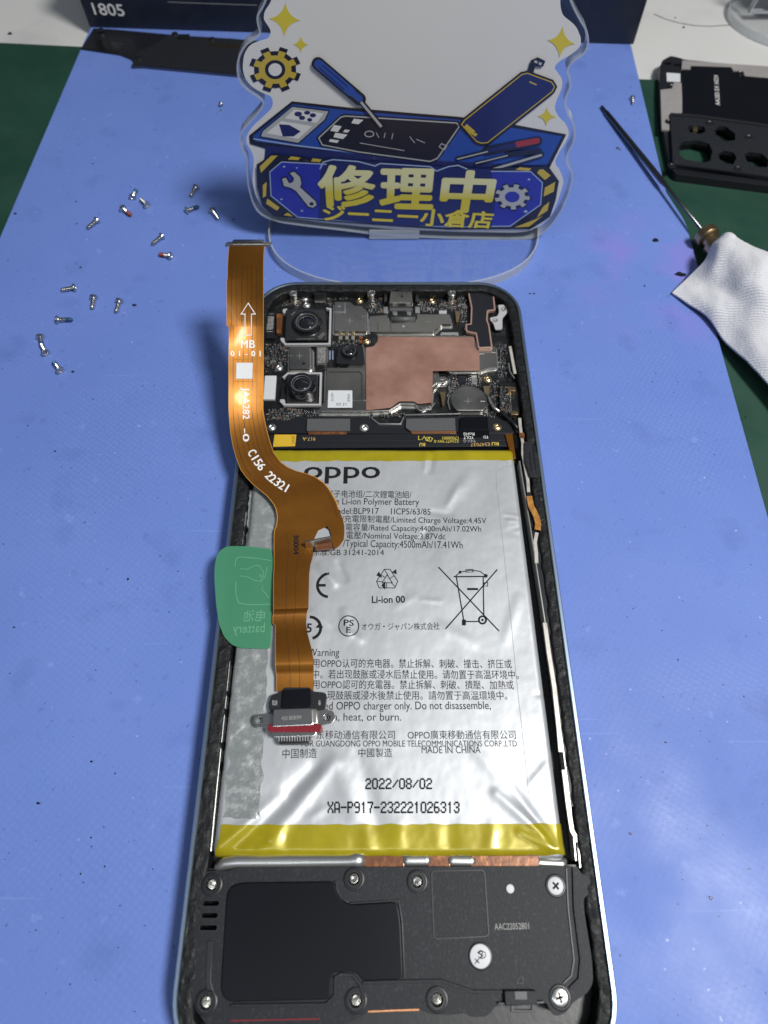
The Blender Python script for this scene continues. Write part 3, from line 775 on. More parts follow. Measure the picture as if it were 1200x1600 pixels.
rib('can_crease', [(676, 575), (695, 575), (703, 581), (711, 583), (752, 581), (762, 577), (777, 575)], .32, 5.0, 5.35, BRIGHT, sE)
rib('can_crease', [(502, 642.5), (572, 642), (608, 641), (625, 630), (648, 630), (656, 641), (672, 639), (680, 629)], .32, 5.0, 5.4, BRIGHT, sE)
rib('can_crease', [(676, 602), (682, 598), (697, 597)], .3, 5.0, 5.4, BRIGHT, sE)
rib('can_crease', [(678, 609), (685, 604), (698, 603)], .2, 4.4, 4.8, BRIGHT, sE)
rib('can_crease', [(632, 648), (720, 646)], .28, 4.9, 5.3, BRIGHT, board)
prism('can_flange', [(690, 519), (716, 519), (717, 523.5), (687, 523.5)], ZB, 4.9, BRIGHT, board, bevel=.08)
f = Flat(lambda a, b: U(a, b, 5.1), lift=.012); f.line([(748, 553), (757, 553)], .12); f.line([(768, 551), (775, 551)], .12); f.line([(688, 593), (694, 593)], .1); f.build('alignment_mark', WINK, sE)
# black board area round the gold post left of the copper
prism('board_collar', [(570, 522), (590, 522), (591, 532), (584, 541), (571, 543)], 5.1, 5.75, PCB, sE, r=.5, bevel=.08)
small_pad(573.5, 534, 5.75, .8, GOLD)

# cameras
def camera_module(cx, cy, body, frame, zb, zl, rl, small=False):
    m = prism('camera_module', body, ZB, zb, DSTEEL if not small else BLACKP2, board, r=.6, bevel=.18)
    if frame: strip3('white_gasket', frame, .55, 5.3, GREYR, m, .8)
    c = U(cx, cy, zl)
    prof_ = [(rl*1.13, zb-zl-.1), (rl*1.13, -.9), (rl*1.04, -.75), (rl*1.02, -.1), (rl*.96, .0), (rl*.82, -.02), (rl*.72, -.35), (rl*.66, -.38), (rl*.60, -.62), (rl*.5, -.66)]  # stepped funnel
    b = revolve('lens_barrel', (c.x, c.y, zl), prof_, LENSB, m, n=48); revolve('lens_ring', (c.x, c.y, zl), [(rl*.64, -.45), (rl*.62, -.40), (rl*.59, -.5)], DGREY, b, n=48, cap=False)
    revolve('lens_ring', (c.x, c.y, zl), [(rl*.80, -.10), (rl*.76, -.04), (rl*.72, -.12)], DGREY, b, n=48, cap=False)
    revolve('lens_glass', (c.x, c.y, zl-.6), [(rl*.58, 0), (rl*.5, .16), (rl*.38, .28), (rl*.2, .36), (.02, .38)], LENSG, b, n=40, smooth=True)
    revolve('lens_pupil', (c.x, c.y, zl-.2), [(rl*.16, 0), (rl*.15, .02), (.02, .02)], BINK, b, n=20)
    return m
c1 = camera_module(479, 502, [(447, 483), (508, 483), (511, 531), (445, 531)], [(510, 481.5), (516.5, 482.5), (515, 537), (446, 537.5), (439, 530)], 5.9, 6.9, 3.75)
for q in ([(497, 527), (506, 519)], [(499, 529), (508, 521)]): strip3('clip_spring', q, .2, 6.0, BRIGHT, c1, .2)
strip3('clip_spring', [(455, 492), (461, 487)], .2, 6.0, BRIGHT, c1, .2); strip3('clip_spring', [(463, 529.5), (491, 529)], .14, 6.0, BRIGHT, c1, .1)
prism('camera_flex', [(432, 490), (442, 490), (439, 521), (432, 520)], ZB, 5.2, BROWN, c1, bevel=.1)
prism('gasket_corner', [(442, 483), (449, 482), (449, 488), (442, 489)], ZB, 5.4, GREYR, c1, r=.3)
prism('gasket_corner', [(438, 528), (444, 528), (446, 538), (440, 534)], ZB, 5.35, GREYR, c1, r=.2)
c2 = camera_module(470.5, 598, [(448, 585), (497, 585), (496, 629), (447, 629)], [(442, 590), (450, 583), (501.5, 583), (500, 632), (444, 632), (438, 626)], 5.6, 8.3, 3.25)
prism('gasket_corner', [(437, 624), (445, 624), (446, 633), (442, 632)], ZB, 5.35, GREYR, c2, r=.2)
prism('camera_flex', [(440, 600), (447, 600), (446, 623), (438, 623)], ZB, 5.0, BLACKP2, c2, bevel=.1)
strip3('clip_spring', [(482, 618.5), (487, 615)], .3, 6.3, BRIGHT, c2, .2)
c3 = camera_module(546, 547, [(528, 540), (567, 540), (570, 568), (525, 568)], None, 5.9, 6.9, 2.0, True)
f = Flat(lambda a, b: U(a, b, 5.92), lift=.012)
# labels on the left
lb = prism('flex_connector', [(414, 487), (430, 487), (429, 528), (412, 528)], ZB, 5.2, BLACKP2, board, bevel=.15)
prism('code_plate', [(416, 494), (428, 494), (426.5, 515), (415, 515)], 5.2, 5.26, GLAB, lb); f = Flat(lambda a, b: U(a, b, 5.2), lift=.02)
f.line([(416, 490.5), (428, 490.5)], .12); f.line([(414, 518), (426, 518)], .2); f.build('alignment_mark', GINK, lb)
prism('white_label', [(414, 587), (432, 587), (429.5, 624), (411.5, 624)], ZB, 4.6, WLAB, board, r=.2)
lb = prism('coded_can', [(494, 541), (509, 540), (513, 545), (512.5, 566), (508, 570), (494, 570)], ZB, 5.2, SHIELD, board, r=.4, bevel=.15); prism('code_plate', [(496.5, 543), (509, 543), (508.5, 567), (496.5, 567)], 5.2, 5.26, GLAB, lb)
f = Flat(lambda a, b: U(a, b, ZB), lift=.03); f.line([(515.5, 548), (515.5, 562)], .35); f.line([(520, 548), (520, 562)], .3); 
f.build('board_print', LILAC, board)
# pogo posts at the top wall
for x, y in ((457.5, 457.5), (580, 457), (706, 457.5)):
    c = U(x, y, 7.0)
    t = revolve('contact_post', (c.x, c.y, ZB), [(1.05, 0), (1.05, 2.2), (1.15, 2.3), (1.15, 2.9), (.85, 3.05), (.75, 2.8), (.02, 2.8)], STEEL, board, n=24)
    tube('contact_spring', [(c.x-.4, c.y+3.0, 5.2), (c.x-.35, c.y+1.4, 6.2), (c.x-.2, c.y+.6, 6.6)], .55, DSTEEL, t)
for x, y, m in ((429, 472, GOLD), (476.5, 467, BRIGHT), (479, 477, BRIGHT), (562, 470, GOLD), (436, 575, BRIGHT), (675, 471, GOLD), (762, 593, GOLD), (424.5, 668, BRIGHT), (569, 668.5, BRIGHT), (777, 667.5, GOLD)):
    small_pad(x, y, ZB if y < 660 else 4.7, .9, m)
ic = prism('crystal_can', [(491, 464), (509, 464), (509, 473), (491, 473)], ZB, 5.0, SHIELD, board, bevel=.12); strip3('clip_spring', [(493, 471), (505, 471)], .25, 5.1, BRIGHT, ic, .2)
# upside-down usb style connector at the top
us = prism('board_connector', [(611, 452), (643, 452), (645, 474), (608, 474)], ZB, 6.6, SHIELD, board, bevel=.2, r=.2)
f = Flat(lambda a, b: U(a, b, 6.6), lift=.02); f.poly(disc(628, 463, 1.8, 10)); f.line([(612, 454.5), (642, 454.5)], .35); f.build('connector_hole', BINK, us)
strip3('clip_spring', [(611, 473), (641, 473)], .25, 6.75, BRIGHT, us, .2)
prism('connector_base', [(612, 476), (643, 476), (645, 485), (608, 485)], ZB, 4.8, DGREY, us, bevel=.15)
for x in (602.5, 652): 
    prism('mounting_leg', rect(x-2.5, 455, x+2, 470), ZB, 5.8, DSTEEL, us, bevel=.1); prism('mounting_leg', rect(x-3.5, 479, x+4, 489), ZB, 4.7, BRIGHT, us, bevel=.15)
for x in (617, 639): prism('solder_tab', [(x-4, 486), (x+4, 487), (x+3, 492), (x-3, 492)], ZB, 4.4, BRIGHT, us, bevel=.1)
tube('foam_bar', [U(611, 499, 5.9), U(649, 499, 5.9)], .75, DGREY, board, n=12)
prism('wall_foam', [(488, 452), (511, 452), (509, 460), (490, 460)], 3.5, 6.2, BLACKP2, board, r=.4)
# black flex with copper outline, top right
fx = [(731, 456.5), (771.5, 456), (774.5, 484.5), (763, 486), (762, 500), (765, 508), (770, 543), (747, 544), (743, 521), (728, 518), (727, 506), (735, 505.5), (736, 480)]
fc = solid('covered_flex', rounded(pl(fx, 5.9), .4, 3), 5.0, 5.9, COPPERL, board, bevel=.1)
solid('flex_cover', rounded(offset(pl(fx, 5.95), -.42), .25, 3), 5.9, 5.97, BLACKP2, fc)
br = prism('metal_bracket', [(778, 476), (790, 476), (794, 481), (792, 489), (785, 497), (785, 514), (774, 515), (771, 505), (766, 500), (766, 496), (777, 494), (780, 487)], 5.2, 5.7, GREYR, board, r=.5, bevel=.1)
for x, y in ((786.5, 484), (774, 501)):
    c = U(x, y, 5.7); revolve('bracket_rivet', (c.x, c.y, 5.7), [(.75, 0), (.7, .15), (.45, .2), (.4, .05), (.02, .05)], BRIGHT, br, n=18)
# round can
c = U(733, 625, 5.6); rcp = []
for k in range(40):
    t = 2*math.pi*k/40; x = 4.6*math.cos(t); y = 4.6*math.sin(t)
    rcp.append((c.x+x, c.y+max(y, -3.3)))
rc = solid('round_can', rcp, ZB, 5.6, SHIELD, board, bevel=.2); solid('can_flange', offset(rcp, .35), ZB, ZB+.35, DSTEEL, rc, bevel=.08)
cross_mark(731, 627, 5.6, 6, rc); f = Flat(lambda a, b: U(a, b, 5.6), lift=.012); f.line([(751, 627), (758, 627)], .12); f.build('alignment_mark', WINK, rc)
strip3('can_clip', [(757, 645), (761, 639)], .5, 4.6, BRIGHT, board, .3); strip3('can_clip', [(703, 640), (700, 628), (702, 618)], .25, 4.6, BRIGHT, board, .3)
# coaxial connectors
for px_, nm in (([(687, 612), (697, 612), (696, 620), (694, 633), (691, 633), (689, 620)], 'coax_connector'), ([(755, 603), (765, 603), (765, 616), (761, 618), (757, 614)], 'coax_connector'), ([(711, 486), (720, 486), (718, 496), (716, 503), (713, 503), (712, 495)], 'coax_connector')):
    cc = prism(nm, px_, ZB, 5.2, GOLD if px_[0][0] > 700 and px_[0][1] > 600 else BRASS, board, bevel=.12, r=.15)
tube('coax_cable', [U(762, 617, 5.2), U(766, 627, 5.1), U(772, 637, 5.1), U(781, 644, 5.2)], .42, BRIGHT, board)
tube('coax_cable', [U(781, 644, 5.2), U(791, 651, 5.3), U(802, 661, 5.5), U(809, 670, 5.8)], .45, BLACKP2, board)
prism('chip', rect(716, 587, 728, 599), ZB, 4.6, BLACKP2, board, bevel=.05); prism('chip_sensor', rect(737, 586, 745, 600), ZB, 4.5, BRIGHT, board, bevel=.08)
prism('chip', rect(686, 485, 698, 490), ZB, 4.5, GREYR, board, bevel=.05)
for p in ([(794, 604), (806, 604), (806, 611), (794, 611)], [(798, 642), (810, 642), (810, 648), (798, 648)]): prism('spring_contact', p, 5.2, 6.6, BRASS, board, bevel=.2)
prism('side_module', [(783, 598), (806, 597), (812, 612), (812, 646), (797, 652), (781, 640), (780, 615)], ZB, 5.2, PCB, board, r=.3, bevel=.1)
# lower bracket bar with press plates
bar = prism('retaining_bracket', [(396, 656), (452, 657), (462, 651), (546, 652), (556, 654), (582, 652), (592, 660), (626, 661), (632, 651), (762, 650), (780, 655), (803, 662), (803, 677), (395, 677)], ZB, 4.7, BLACKP2, board, bevel=.1)
for pxs, m in (([(480, 654), (547, 654), (547, 673), (479, 673)], DGREY), ([(635, 654), (711, 653), (712, 672), (641, 673), (634, 668)], DGREY), ([(719, 652), (762, 651), (763, 671), (719, 672)], FILM)):
    prism('press_plate', pxs, 4.7, 5.5, m, bar, bevel=.08, r=.2)
prism('copper_flex_end', [(480, 673.5), (543, 673.5), (541, 679), (483, 680)], 4.4, 5.1, BROWN, bar, bevel=.15)
prism('copper_flex_end', [(641, 673.5), (713, 672.5), (713, 678), (645, 679.5)], 4.4, 5.1, COPPERB, bar, bevel=.15)
rib('can_crease', [(580, 652.5), (592, 662), (626, 662), (631, 651)], .28, 4.7, 5.1, BRIGHT, bar)
# black flex roll over the top of the battery
roll = prism('black_flex_roll', [(405, 679), (795, 677), (800, 697), (400, 701)], 3.5, 5.9, BLACKP2, phone, bevel=.5, r=.2)
for y in (688, 695): strip3('flex_fold', [(425, y+1), (600, y+.5), (790, y-.5)], .18, 5.95, BLACKP, roll, .1)
prism('black_flex_tab', [(716, 672), (764, 671), (765, 683), (716, 684)], 5.2, 5.95, FILM, roll)
yl = prism('yellow_label', [(429, 679), (463, 679), (461, 697), (426.5, 698)], 5.9, 6.02, YLAB, roll)
text('ZNC', (456, 681), (456, 694), lambda x, y: U(x, y, 6.02), BROWN, yl, h=4, lift=.02)
RF = lambda x, y: U(x, y, 6.0)
text('917-A', (473, 683), (493, 683), RF, AINK, roll, h=5.5, flip=True, mirror=True, lift=.02)
text('E347037', (735, 692.5), (765, 691.5), RF, AINK, roll, h=5, flip=True, mirror=True, lift=.02)
text('17000001', (691, 682.5), (716, 682), RF, YINK, roll, h=4.5, flip=True, mirror=True, lift=.02)
text('E33477 94V-0', (678, 687.5), (716, 687), RF, YINK, roll, h=4.5, flip=True, mirror=True, lift=.02)
text('RoHS', (724, 676), (741, 676), RF, WINK, roll, h=4.5, flip=True, lift=.02, mirror=True)
text('YDLT', (724, 681.5), (740, 681.5), RF, WINK, roll, h=4.5, flip=True, lift=.02, mirror=True)
text('94V-0', (724, 687), (743, 687), RF, GINK, roll, h=4.5, flip=True, lift=.02, mirror=True)
text('RU', (655, 692.5), (664, 692), RF, YINK, roll, h=5, flip=True, mirror=True, lift=.02, off=.02)
text('RU', (768, 691), (779, 691), RF, YINK, roll, h=5, flip=True, mirror=True, lift=.02, off=.02)
text('FD', (755, 681), (762, 681), RF, WINK, roll, h=4, flip=True, mirror=True, lift=.02)
f = Flat(RF, lift=.02); f.line([(654, 681), (654, 687), (657, 687)], .16); f.line([(659, 687), (663, 682), (666, 688), (671, 683), (676, 685), (673, 690), (667, 688)], .16); f.ring(668, 686, 3, 3, .14, 12); f.build('printed_logo', YINK, roll)
prism('amber_tape_corner', [(789, 678), (801, 677), (806, 716), (801, 717), (795, 700)], 5, 6.4, KAPTON, phone, bevel=.1)
# scatter of tiny surface-mounted parts
def smd(regions, seed, name='tiny_components'):
    rnd = random.Random(seed); V = []; Fc = []; fm = []
    def box(cx, cy, z0, sx, sy, h, m):
        b = len(V)
        for dz in (0, h):
            for a, c_ in ((-1, -1), (1, -1), (1, 1), (-1, 1)): V.append((cx+a*sx/2, cy+c_*sy/2, z0+dz))
        for f_ in ((4, 5, 6, 7), (0, 1, 5, 4), (1, 2, 6, 5), (2, 3, 7, 6), (3, 0, 4, 7)): Fc.append([b+k for k in f_]); fm.append(m)
    for (x0, y0, x1, y1, n, z) in regions:
        placed = []
        for _ in range(n*9):
            if len(placed) >= n*1.5: break
            x = rnd.uniform(x0, x1); y = rnd.uniform(y0, y1); p = U(x, y, z)
            if any(abs(p.x-q.x) < .66 and abs(p.y-q.y) < .46 for q in placed): continue
            placed.append(p); h = rnd.uniform(.18, .4)
            L, w = rnd.choice(((.66, .34), (.5, .28), (.34, .6), (.9, .45), (.3, .5)))
            mid = rnd.choice((0, 0, 1, 2))
            if L > w:
                box(p.x, p.y, z, L*.5, w*.96, h*.97, mid); box(p.x-L*.37, p.y, z, L*.26, w, h, 3); box(p.x+L*.37, p.y, z, L*.26, w, h, 3)
            else:
                box(p.x, p.y, z, L*.96, w*.5, h*.97, mid); box(p.x, p.y-w*.37, z, L, w*.26, h, 3); box(p.x, p.y+w*.37, z, L, w*.26, h, 3)
    return stuff(mesh(name, V, Fc, None, board, mats=[BLACKP2, BROWN, GLAB, BRIGHT], fm=fm))
smd([(443, 466, 470, 478, 26, ZB), (448, 470, 472, 477, 8, ZB), (512, 464, 519, 478, 10, ZB), (574, 468, 596, 489, 34, ZB), (688, 470, 712, 486, 34, ZB), (714, 464, 728, 484, 18, ZB), (662, 482, 678, 489, 9, ZB),
     (415, 538, 448, 570, 48, ZB), (417, 640, 446, 656, 40, ZB), (440, 652, 460, 662, 12, ZB), (446, 643, 500, 651, 34, ZB), (598, 485, 606, 490, 4, ZB), (452, 640, 470, 650, 10, ZB)], 3)
smd([(701, 588, 714, 612, 26, ZB), (730, 586, 737, 602, 10, ZB), (716, 600, 730, 606, 7, ZB), (745, 586, 752, 604, 10, ZB), (755, 628, 764, 650, 8, ZB), (782, 606, 798, 644, 44, 5.2), (780, 540, 791, 590, 34, ZB), (700, 604, 708, 620, 8, ZB),
     (726, 500, 727, 540, 3, ZB), (526, 574, 534, 576, 2, ZB), (655, 470, 665, 486, 8, ZB), (720, 486, 728, 504, 8, ZB), (410, 560, 440, 584, 16, ZB), (520, 532, 560, 540, 10, ZB), (452, 577, 492, 582, 10, ZB), (765, 596, 780, 640, 12, ZB), (740, 640, 776, 652, 8, ZB), (575, 646, 632, 652, 10, 4.75), (512, 462, 545, 468, 12, ZB), (660, 474, 690, 484, 10, ZB)], 8)
prism('side_flex', [(779, 520), (793, 520), (796, 596), (783, 597)], 3.2, ZB+.02, PCB, board)

# ---------------------------------------------------------------- green pull tab of the battery
ZT = 8.0
tabp = [(336, 884), (339, 868), (346, 858), (356, 853), (385, 852.5), (424, 857), (427, 880), (426, 940), (424, 985), (422, 1010), (419, 1013), (376, 1012), (362, 1007), (350, 995), (342, 975), (338, 945), (335.5, 905)]
tp = rounded(pl(tabp, ZT), .8, 3)
cx0 = sum(p[0] for p in tp)/len(tp); cy0 = sum(p[1] for p in tp)/len(tp)
Vv = [(cx0, cy0, ZT+.1)]; Ff = []; RN = 8; m_ = len(tp)
def tabz(x, y): return ZT-.15+.25*math.sin((y-cy0)*.22+1)+.35*max(0, (-33-x))*.25+noise.noise(Vector((x*.3, y*.3, 8)))*.12
for r in range(1, RN+1):
    for x, y in tp:
        X = cx0+(x-cx0)*r/RN; Y = cy0+(y-cy0)*r/RN; Vv.append((X, Y, tabz(X, Y)))
Vv[0] = (cx0, cy0, tabz(cx0, cy0))
for k in range(m_): Ff.append([0, 1+k, 1+(k+1) % m_])
for r in range(RN-1):
    for k in range(m_):
        a = 1+r*m_; b = a+m_; Ff.append([a+k, b+k, b+(k+1) % m_, a+(k+1) % m_])
nv = len(Vv); Vv += [(v[0], v[1], v[2]-.12) for v in Vv]; Ff += [[i+nv for i in reversed(f)] for f in Ff]
a = 1+(RN-1)*m_
for k in range(m_): Ff.append([a+k, a+(k+1) % m_, nv+a+(k+1) % m_, nv+a+k])
tab = mesh('pull_tab', Vv, Ff, GTAB, phone, smooth='auto')
tsurf = lambda P: Vector((P.x, P.y, tabz(P.x, P.y)))
TF = lambda x, y: tsurf(U(x, y, ZT))
f = Flat(TF, lift=.03)
f.line([(424, 876), (400, 872), (374, 870), (369, 873), (367.5, 880), (369, 930), (373, 942), (382, 944), (400, 945), (424, 944)], .16)
f.line([(375, 888), (385, 890), (398, 884), (405, 884), (412, 894), (411, 902), (406, 898), (409, 908)], .14)
f.line([(375, 900), (388, 902), (397, 907), (408, 909), (414, 902), (418, 886)], .14); f.line([(410, 922), (417, 930), (420, 935)], .14); f.line([(411, 915), (409, 922)], .12)
f.build('printed_hand', GTABL, tab)
text('电池', (380, 969), (413, 969), TF, GTABL, tab, h=16, mirror=True, surf=tsurf)
text('battery', (363, 988.5), (413, 987), TF, GTABL, tab, h=14, mirror=True, surf=tsurf)

# ---------------------------------------------------------------- charging flex lying on the phone
flex = thing('charging_port_flex', 'amber ribbon cable with charging socket lying across the opened phone', 'ribbon cable', tuple(U(458, 1000, 7)))
RW = [  # left px, right px, height
 ((357.5, 385), (413.5, 384.5), 36.0), ((356.5, 398), (412.5, 398), 34.5), ((355.5, 415), (412, 415), 32.4), ((355, 436), (412, 437), 29.9), ((354, 438), (412, 439), 29.7), ((354, 460), (412, 461), 27.2), ((354, 480), (412, 481), 25.3),
 ((354, 500), (412, 500), 23.4), ((354, 509), (412, 509), 22.6), ((357.5, 511), (412, 511), 22.4), ((357.5, 540), (412, 540), 20.0), ((357, 560), (412, 560), 18.4), ((357, 580), (412, 580), 16.9), ((357, 600), (412, 600), 15.5), ((357, 620), (411.5, 620), 14.2),
 ((357, 640), (411.5, 640), 13.0), ((358, 655), (413, 652), 12.1), ((360, 677), (417, 671), 11.1), ((364, 698), (422, 690), 10.5), ((369, 716), (428, 707), 10.2), ((376, 734), (439, 722), 9.8), ((384, 745), (450, 730), 9.5), ((394, 756), (463, 735.5), 9.3),
 ((406, 766), (478, 739.5), 9.1), ((416, 774), (492, 744.5), 9.0), ((423, 782), (506, 754), 8.9), ((428, 789), (514, 763), 8.9), ((431.5, 797), (520, 773), 8.8), ((433, 807), (526, 784), 8.7), ((432.5, 816), (530, 796), 8.6), ((431, 823), (534, 808), 8.6)]
RL = [((428.5, 828), (512, 822), 8.5), ((428, 836), (497, 829), 8.5), ((428, 848), (489, 846), 8.5), ((428, 866), (489, 868), 8.6), ((428, 885), (485, 882), 8.9), ((427, 905), (483, 897), 9.2), ((427, 925), (482.5, 922), 9.5), ((427, 945), (482, 943), 9.7),
 ((427, 952), (482, 950), 9.6), ((427, 958), (480, 955), 8.9), ((426, 964), (479, 961), 8.6), ((426, 974), (478.5, 970), 8.6), ((430, 977), (478.5, 974), 8.6), ((430, 990), (480, 988), 8.8), ((430, 1005), (484, 1003), 9.3), ((430, 1020), (488, 1018), 9.7), ((430, 1034), (490, 1032), 9.9),
 ((430, 1041), (490, 1040), 9.7), ((431, 1048), (490, 1047), 9.0), ((432, 1056), (490, 1055), 8.6), ((432, 1080), (490, 1080), 8.5)]
TAIL = [((493, 800), (532, 802), 8.6), ((497, 812), (536, 812), 8.6), ((512, 822), (538, 822), 8.55), ((517, 832), (538, 833), 8.55), ((518, 842), (537, 843), 8.55), ((520, 850), (530, 853), 8.5), ((521, 855), (525, 856.5), 8.5)]
def tilt_(py): return 1.7*math.exp(-((py-575)/75)**2)-.4*math.exp(-((py-430)/40)**2)
def loft(name, rows, mat, parent, th=.14, cols=8, t0=0.0, t1=1.0, lift=0.0, sub=1):
    V = []; Fc = []; m = cols+1
    R = []
    for i in range(len(rows)-1):
        a, b = rows[i], rows[i+1]
        for k in range(sub):
            t = k/sub
            R.append(((a[0][0]*(1-t)+b[0][0]*t, a[0][1]*(1-t)+b[0][1]*t), (a[1][0]*(1-t)+b[1][0]*t, a[1][1]*(1-t)+b[1][1]*t), a[2]*(1-t)+b[2]*t))
    R.append(rows[-1])
    T = []
    for l, r, z in R:
        tl = tilt_(l[1]); A = U(*l, z+tl); B = U(*r, z-tl)
        T.append([A.lerp(B, t0+(t1-t0)*k/cols) for k in range(m)])
    for lay in (0, 1):
        for i, row in enumerate(T):
            for k, p in enumerate(row):
                a = T[max(0, i-1)][k]; b = T[min(len(T)-1, i+1)][k]
                n = (row[-1]-row[0]).cross(b-a).normalized()
                if n.z < 0: n = -n
                V.append(p+n*(lift if lay == 0 else lift-th))
    N = len(T)*m
    for i in range(len(T)-1):
        for k in range(cols):
            q = [i*m+k, i*m+k+1, (i+1)*m+k+1, (i+1)*m+k]; Fc.append(q); Fc.append([x+N for x in reversed(q)])
        Fc.append([i*m, (i+1)*m, N+(i+1)*m, N+i*m]); Fc.append([i*m+cols, (i+1)*m+cols, N+(i+1)*m+cols, N+i*m+cols])
    for i in (0, len(T)-1):
        for k in range(cols): Fc.append([i*m+k, i*m+k+1, N+i*m+k+1, N+i*m+k])
    return mesh(name, V, Fc, mat, parent, smooth='auto')
ROWS = RW+RL
rib_ = loft('ribbon', ROWS, KAPTON, flex)
loft('ribbon_tail', TAIL, KAPTON, flex, lift=-.02)
for t, w in ((.12, .018), (.26, .010), (.40, .02), (.55, .01), (.66, .018), (.80, .012)):
    loft('copper_trace', ROWS[2:22], KAPD, rib_, th=.03, cols=1, t0=t, t1=t+w, lift=.03)
loft('copper_trace', [((426, 836), (484, 832), 8.5)]+RL[2:], KAPD, rib_, th=.03, cols=1, t0=.36, t1=.375, lift=.03)
loft('copper_trace', [((426, 836), (484, 832), 8.5)]+RL[2:], KAPD, rib_, th=.03, cols=1, t0=.62, t1=.635, lift=.03)
loft('copper_trace', ROWS[15:31], KAPD, rib_, th=.03, cols=1, t0=.93, t1=.94, lift=.03)
loft('ribbon_edge', ROWS, KAPL, rib_, th=.06, cols=1, t0=0, t1=.012, lift=.02); loft('ribbon_edge', ROWS[:30], KAPL, rib_, th=.06, cols=1, t0=.985, t1=1, lift=.02)
def rz(px, py):
    # height of the ribbon under a pixel (rows are read through their middle line)
    best = None
    for i in range(len(ROWS)-1):
        a, b = ROWS[i], ROWS[i+1]
        def yat(r): 
            l, q = r[0], r[1]; t = (px-l[0])/(q[0]-l[0]); return l[1]+(q[1]-l[1])*t
        ya, yb = yat(a), yat(b)
        if ya <= py <= yb: return a[2]+(b[2]-a[2])*(py-ya)/max(1e-6, yb-ya)+tilt_(py)*(1-2*(px-a[0][0])/(a[1][0]-a[0][0]))
    return ROWS[0][2] if py < 400 else 8.6
def RFn(px, py):
    P = U(px, py, rz(px, py)); return P
TOW = Vector((0, -.45, .89))
f = Flat(RFn, up=TOW, lift=.14, dens=4)
f.line([(388, 474), (399, 491), (393, 491), (393, 524), (383, 524), (383, 491), (377, 491)], .2, True)
f.build('printed_arrow', WINK, rib_)
def rib_text(s, p0, p1, h, mat=WINK, squeeze=1.0):
    """lettering laid out in the picture of the ribbon and dropped on its surface"""
    TV, TF_ = text_mesh(s); x0 = min(v[0] for v in TV); x1 = max(v[0] for v in TV); V = []
    A = Vector(p0); B = Vector(p1); ex = (B-A).normalized(); ey = Vector((ex.y, -ex.x)); L_ = (B-A).length
    Fc = []
    for k, (ox, oy) in enumerate(((0, 0), (.5, 0), (-.5, 0), (0, .4))):
        b = len(V)
        for x, y in TV:
            q = A+ex*((x-x0)/(x1-x0)*L_+ox*.8)+ey*(y/.73*h+oy); V.append(RFn(q.x, q.y)+TOW*(.10+.004*k))
        Fc += [[b+j for j in f_] for f_ in TF_]
    return mesh('lettering', V, Fc, mat, rib_, recalc=False)
def chars(s, pts, h):
    P = [Vector(p) for p in pts]; L = [0]; n = len(s)
    for i in range(len(P)-1): L.append(L[-1]+(P[i+1]-P[i]).length)
    def at(d):
        for i in range(len(P)-1):
            if d <= L[i+1]+1e-6: return P[i].lerp(P[i+1], (d-L[i])/(L[i+1]-L[i]))
        return P[-1]
    cw = L[-1]/n; V = []; Fc = []
    for i, ch in enumerate(s):
        if ch == ' ': continue
        a = at(i*cw); b = at((i+1)*cw); ex = (b-a).normalized(); ey = Vector((ex.y, -ex.x)); mid = (a+b)/2
        TV, TF_ = text_mesh(ch); x0 = min(v[0] for v in TV); x1 = max(v[0] for v in TV); sx = min(h/.73*1.0, cw*.82/(x1-x0))
        for k, (ox, oy) in enumerate(((0, 0), (.5, 0), (-.5, 0), (0, .4))):
            k0 = len(V)
            for x, y in TV:
                q = mid+ex*((x-(x0+x1)/2)*sx+ox*.8)+ey*(y/.73*h+oy); V.append(RFn(q.x, q.y)+TOW*(.10+.004*k))
            Fc += [[k0+j for j in f_] for f_ in TF_]
    return mesh('lettering', V, Fc, WINK, rib_, recalc=False)
chars('MB', [(376, 544), (400, 544)], 13)
chars('01-01', [(358, 557), (412, 557)], 9)
rib_text('JAA282', (379, 606), (379.5, 655), 11)
rib_text('-0', (379, 670), (380, 690), 10)
chars('C156 22321', [(386, 707), (399, 728), (418, 750), (434, 762), (449, 771)], 14)
rib_text('30004', (459, 836), (459, 866), 8, BINK)
lbl = Flat(RFn, up=TOW, lift=.14); lbl.poly([(369.5, 567), (395, 567), (394.5, 592), (369, 592)]); lbl.build('white_sticker', WLAB, rib_)
lbl = Flat(RFn, up=TOW, lift=.10); lbl.line([(366, 562), (400, 562), (400, 596), (366, 596)], .1, True); lbl.build('sticker_frame', KAPL, rib_)
# board-to-board plug at the raised top end
top = U(386, 381, 35.2)
def slab(name, p_left, p_right, zc, depth, th, mat, parent, tilt=0.0):
    """bar between two pixels at height zc; depth runs along the sight line so that it is seen edge-on"""
    A = U(*p_left, zc); B = U(*p_right, zc); ex = (B-A).normalized(); dv = ray((p_left[0]+p_right[0])/2, (p_left[1]+p_right[1])/2).normalized()
    dv = (dv-ex*dv.dot(ex)).normalized(); n = ex.cross(dv).normalized()
    dv = (dv*math.cos(tilt)+n*math.sin(tilt)).normalized(); n = ex.cross(dv).normalized()
    V = []
    for dz in (-.5, .5):
        for a, b in ((0, 0), (1, 0), (1, 1), (0, 1)): V.append((A if a == 0 else B)+dv*depth*(b-.2)+n*th*dz)
    Fc = [[0, 1, 2, 3], [7, 6, 5, 4], [0, 1, 5, 4], [1, 2, 6, 5], [2, 3, 7, 6], [3, 0, 4, 7]]
    return mesh(name, V, Fc, mat, parent, bevel=th*.2)
slab('plug_stiffener', (352, 383), (423, 383), 35.2, 2.4, .55, BRIGHT, flex, .25)
slab('plug_body', (363, 379), (411, 379), 35.6, 2.0, .6, STEEL, flex, .25)
